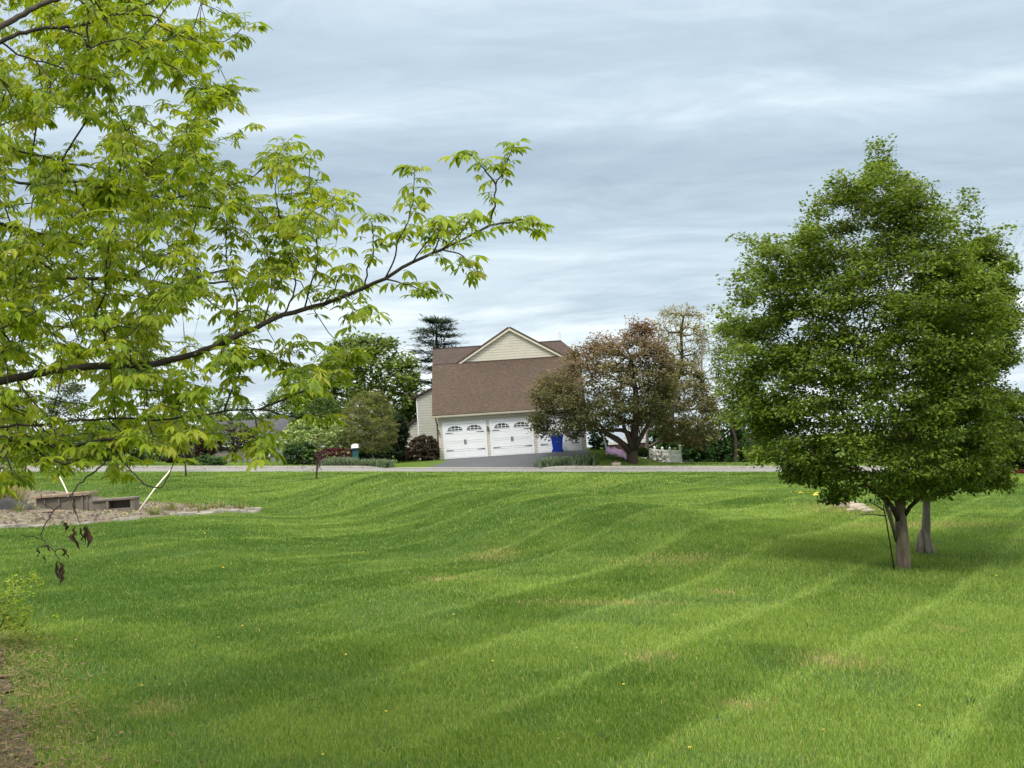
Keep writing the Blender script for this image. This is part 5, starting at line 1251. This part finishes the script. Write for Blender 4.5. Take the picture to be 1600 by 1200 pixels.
    # fill the crown: twig tips spread through the outlined body of foliage, at several depths
    body = [(-140, -160), (400, -160), (398, 8), (384, 38), (350, 62), (318, 80), (336, 112), (384, 128), (402, 180), (388, 225), (404, 262), (430, 218), (452, 226), (462, 262), (500, 300), (545, 312), (552, 345), (530, 385),
            (520, 425), (500, 455), (470, 480), (430, 500), (440, 525), (500, 545), (545, 530), (552, 550), (540, 578), (505, 595), (470, 606), (458, 636), (444, 672), (420, 698), (385, 706), (330, 688), (298, 712), (240, 716), (200, 730), (150, 740), (80, 735), (0, 755), (-140, 760)]
    holes = [(90, 205, 60, 26), (30, 300, 40, 18), (300, 505, 46, 30), (300, 590, 90, 12), (185, 90, 34, 18), (225, 165, 40, 16), (430, 520, 50, 20), (420, 600, 36, 22), (335, 100, 26, 24), (410, 280, 22, 34), (115, 610, 46, 22), (190, 745, 60, 10), (345, 480, 26, 24), (470, 470, 24, 26),
             (390, 400, 20, 40), (500, 520, 60, 22), (470, 570, 44, 12), (425, 560, 40, 16), (350, 610, 26, 14), (250, 615, 40, 12)]
    S = []; tries = 0
    while len(S) < 1250 and tries < 120000:
        tries += 1; px, py = rs.uniform(-130, 560), rs.uniform(-150, 760)
        if not in_poly(np.array([px]), np.array([py]), body)[0]: continue
        if any(((px - cx) / a) ** 2 + ((py - cy) / b) ** 2 < 1 for cx, cy, a, b in holes) and rs.random() < .93: continue
        if px > 330 and rs.random() < .40: continue
        if mnoise.noise(Vector((px / 62, py / 50, 7.7))) < -.16 + rs.uniform(-.12, .12): continue
        S.append(at(px, py, rs.uniform(5.2, 8.6)))
    k0 = len(S)
    while len(S) < k0 + 380:
        px, py = rs.uniform(-130, 380), rs.uniform(-150, 740)
        if not in_poly(np.array([px]), np.array([py]), body)[0] or px > 250 + 120 * rs.random(): continue
        if any(((px - cx) / a) ** 2 + ((py - cy) / b) ** 2 < .7 for cx, cy, a, b in holes): continue
        S.append(at(px, py, rs.uniform(7.2, 10.0)))
    S = np.array(S); start = np.array([sk.p[i] for i in range(len(sk.p)) if i > 7])
    tips = sk.grow(S, start, up=0, side=np.array([1.0, 0, .1]), step=.16, bend=.10, lift=.06, reach=.04)
    sk.mesh('trunk', M['bark_hick'], root, tb, .0026, 2.3, 5)
    # leaves: five to seven drooping leaflets on a slender stalk, several to a tip
    pos, d, nrm, size, colk = [], [], [], [], []; stalks = MB()
    pal = [(.125, .195, .011), (.185, .265, .014), (.24, .32, .018), (.295, .36, .024), (.335, .35, .04)]
    def leaf(p, dirn, sc, tone):
        h = np.array([dirn[0], dirn[1], 0]); h = h / (np.linalg.norm(h) + 1e-6); pet = sc * rs.uniform(.55, .95); e = p + dirn / np.linalg.norm(dirn) * pet; e[2] -= pet * .12
        stalks.tube([p, (p + e) / 2 + np.array([0, 0, pet * .06]), e], [.0016, .0013, .001], 3, caps=False)
        side = np.array([-h[1], h[0], 0]); k = 7 if rs.random() < .25 else 5; droop = rs.uniform(.1, 1.0)
        for j in range(k):
            a = [0, .75, -.75, 1.75, -1.75, 2.5, -2.5][j]; l = [1.0, .92, .92, .62, .62, .45, .45][j] * sc * rs.uniform(.85, 1.12)
            q = e - (e - p) * (.0 if j < 3 else .22 if j < 5 else .42)
            v = h * math.cos(a) + side * math.sin(a); v[2] = -droop * rs.uniform(.7, 1.3) + dirn[2] * .25; n_ = np.array([0, 0, 1.0]) + (h * math.cos(a) + side * math.sin(a)) * droop * .9 + rs.normal(0, .22, 3)
            pos.append(q); d.append(v); nrm.append(n_); size.append(l); colk.append(tone)
    def cluster(p, out, count, sc):
        tone0 = rs.normal(.5, .2)
        for i in range(count):
            a = rs.uniform(0, 6.283); v = np.array([math.cos(a), math.sin(a), rs.uniform(-.35, .7)]) + out * .7; leaf(p + rs.normal(0, .012, 3), v, sc * rs.uniform(.55, 1.3), tone0 + rs.normal(0, .12))
    for i in tips:
        q = sk.p[i]; o = q - sk.p[sk.par[i]]; o = o / (np.linalg.norm(o) + 1e-6); cluster(q, o, rs.integers(4, 8), .054)
        g_ = sk.par[i]
        if rs.random() < .75: cluster(sk.p[g_], o * .3, rs.integers(2, 5), .050)
    for ids in tw:
        n_ = len(ids)
        for j, i in enumerate(ids):
            t = j / max(1, n_ - 1); o = sk.p[i] - sk.p[sk.par[i]]; o = o / (np.linalg.norm(o) + 1e-6)
            if j == n_ - 1: cluster(sk.p[i], o, 6, .062)
            elif t > .22 and rs.random() < .85: cluster(sk.p[i], o * .4, rs.integers(2, 5), .055)
    for i in A[24:]:
        if rs.random() < .5: cluster(sk.p[i], np.array([.3, 0, .3]), rs.integers(1, 4), .055)
    pos, d, nrm, size = np.array(pos), np.array(d), np.array(nrm), np.array(size); n = len(pos)
    cols = tinted(n, pal, rs, .10, np.clip(np.array(colk), 0, 1))
    T_, TF_ = LEAF_H
    leaves_mesh('leaves', pos, d, nrm, size, cols, M['leaf_thin'], root, tb, LEAF_H)
    o = stalks.build('leaf_stalks', M['stem'], root, smooth=True); o.data.vertices.foreach_set('co', (np.array(stalks.v, np.float32) - tb.astype(np.float32)).ravel()); o.data.update()
    # withered leaves hanging from the lowest twig
    for px, py, l in ((93, 878, .085), (90, 876, .07), (96, 880, .06), (120, 822, .085), (126, 824, .06), (134, 820, .085), (131, 822, .07), (58, 856, .035), (104, 858, .04), (100, 856, .035), (70, 866, .035), (114, 778, .06), (100, 812, .045), (75, 850, .03)):
        q = at(px, py, 5.3) - tb; m = 7; V, F = [], []; w = l * rs.uniform(.12, .22); ax = rs.uniform(0, 6.28); c, s = math.cos(ax), math.sin(ax)
        for t in range(m + 1):
            u = t / m; ww_ = w * math.sin(math.pi * min(1, u * .92 + .06)) * rs.uniform(.6, 1.15); tw_ = u * rs.uniform(.6, 1.2); cz = q + np.array([rs.normal(0, .004), rs.normal(0, .004), -l * u])
            for k in (-1, -.4, .3, 1): V.append(cz + np.array([math.cos(ax + tw_) * k * ww_, math.sin(ax + tw_) * k * ww_, 0]) + np.array([-s, c, 0]) * ww_ * (abs(k) * 1.1 + rs.normal(0, .12)))
        for t in range(m):
            for k in range(3): F.append((t * 4 + k, t * 4 + k + 1, t * 4 + 5 + k, t * 4 + 4 + k))
        cc = np.array([(.05, .028, .018)]) * rs.uniform(.7, 1.5); mesh_np('withered_leaf', np.array(V), np.array(F), M['dead'], root, None, np.repeat(cc, len(V), 0), smooth=True)
hickory()

# twiggy shrub pushing in at the near left edge
def edge_shrub():
    Y = hit(-40, 1020)[1] + .3; b = foot(-60, 1020, Y); root = empty('twiggy_shrub', b, 'twiggy shrub with small fresh leaves at the left edge over the mulch', 'shrub'); sk = Skeleton(150); rs = np.random.default_rng(150)
    sk.chain([b - np.array([0, 0, .05]), b + np.array([0, 0, .06])], [.03, .025])
    S = [at(rs.uniform(-180, 30) + 25 * rs.random(), rs.uniform(905, 1000), Y + rs.normal(0, .25)) for _ in range(60)] + [at(rs.uniform(-40, 60), rs.uniform(895, 985), Y + rs.normal(0, .2)) for _ in range(26)] + [at(x, y, Y + rs.normal(0, .1)) for x, y in ((58, 898), (50, 905), (40, 900), (62, 912), (28, 910), (45, 930), (30, 945), (88, 965), (55, 995), (20, 985), (8, 940), (12, 1060), (22, 1110))]
    tips = sk.grow(np.array(S), step=.08, bend=.08, lift=.05, up=.2); sk.mesh('stems', M['bark_dark'], root, b, .0016, 2.3)
    pos, d, n = [], [], []
    for i in tips:
        for q in range(16):
            j = i if rs.random() < .6 else sk.par[i]; pos.append(sk.p[j] + rs.normal(0, .022, 3)); d.append(rs.normal(0, 1, 3) * np.array([1, 1, .5])); n.append(rs.normal(0, .5, 3) + np.array([0, 0, 1]))
    k = len(pos); leaves_mesh('leaves', np.array(pos), np.array(d), np.array(n), .034 * rs.uniform(.6, 1.4, k), tinted(k, [(.14, .21, .02), (.21, .29, .028), (.29, .35, .05)], rs), M['leaf_thin'], root, b, LEAF_Q)
edge_shrub()
# pale twiggy shrub in front of the white fence
shrub('twiggy_pale_shrub', 'pale twiggy shrub in front of the white fence', [(1014, 724), (1013, 712), (1022, 703), (1034, 704), (1042, 712), (1040, 724)], 1027, 725, 92.4, 170, 420, .09, [(.20, .2, .14), (.28, .25, .2)], 160, bark='bark_grey')
shrub('green_shrub', 'fresh green shrub just right of the thick purple tree trunk', [(995, 720), (994, 706), (1002, 698), (1011, 704), (1012, 720)], 1003, 721, 93.2, 110, 2200, .12, [(.03, .075, .015), (.05, .11, .022)], 161, spread=.18)
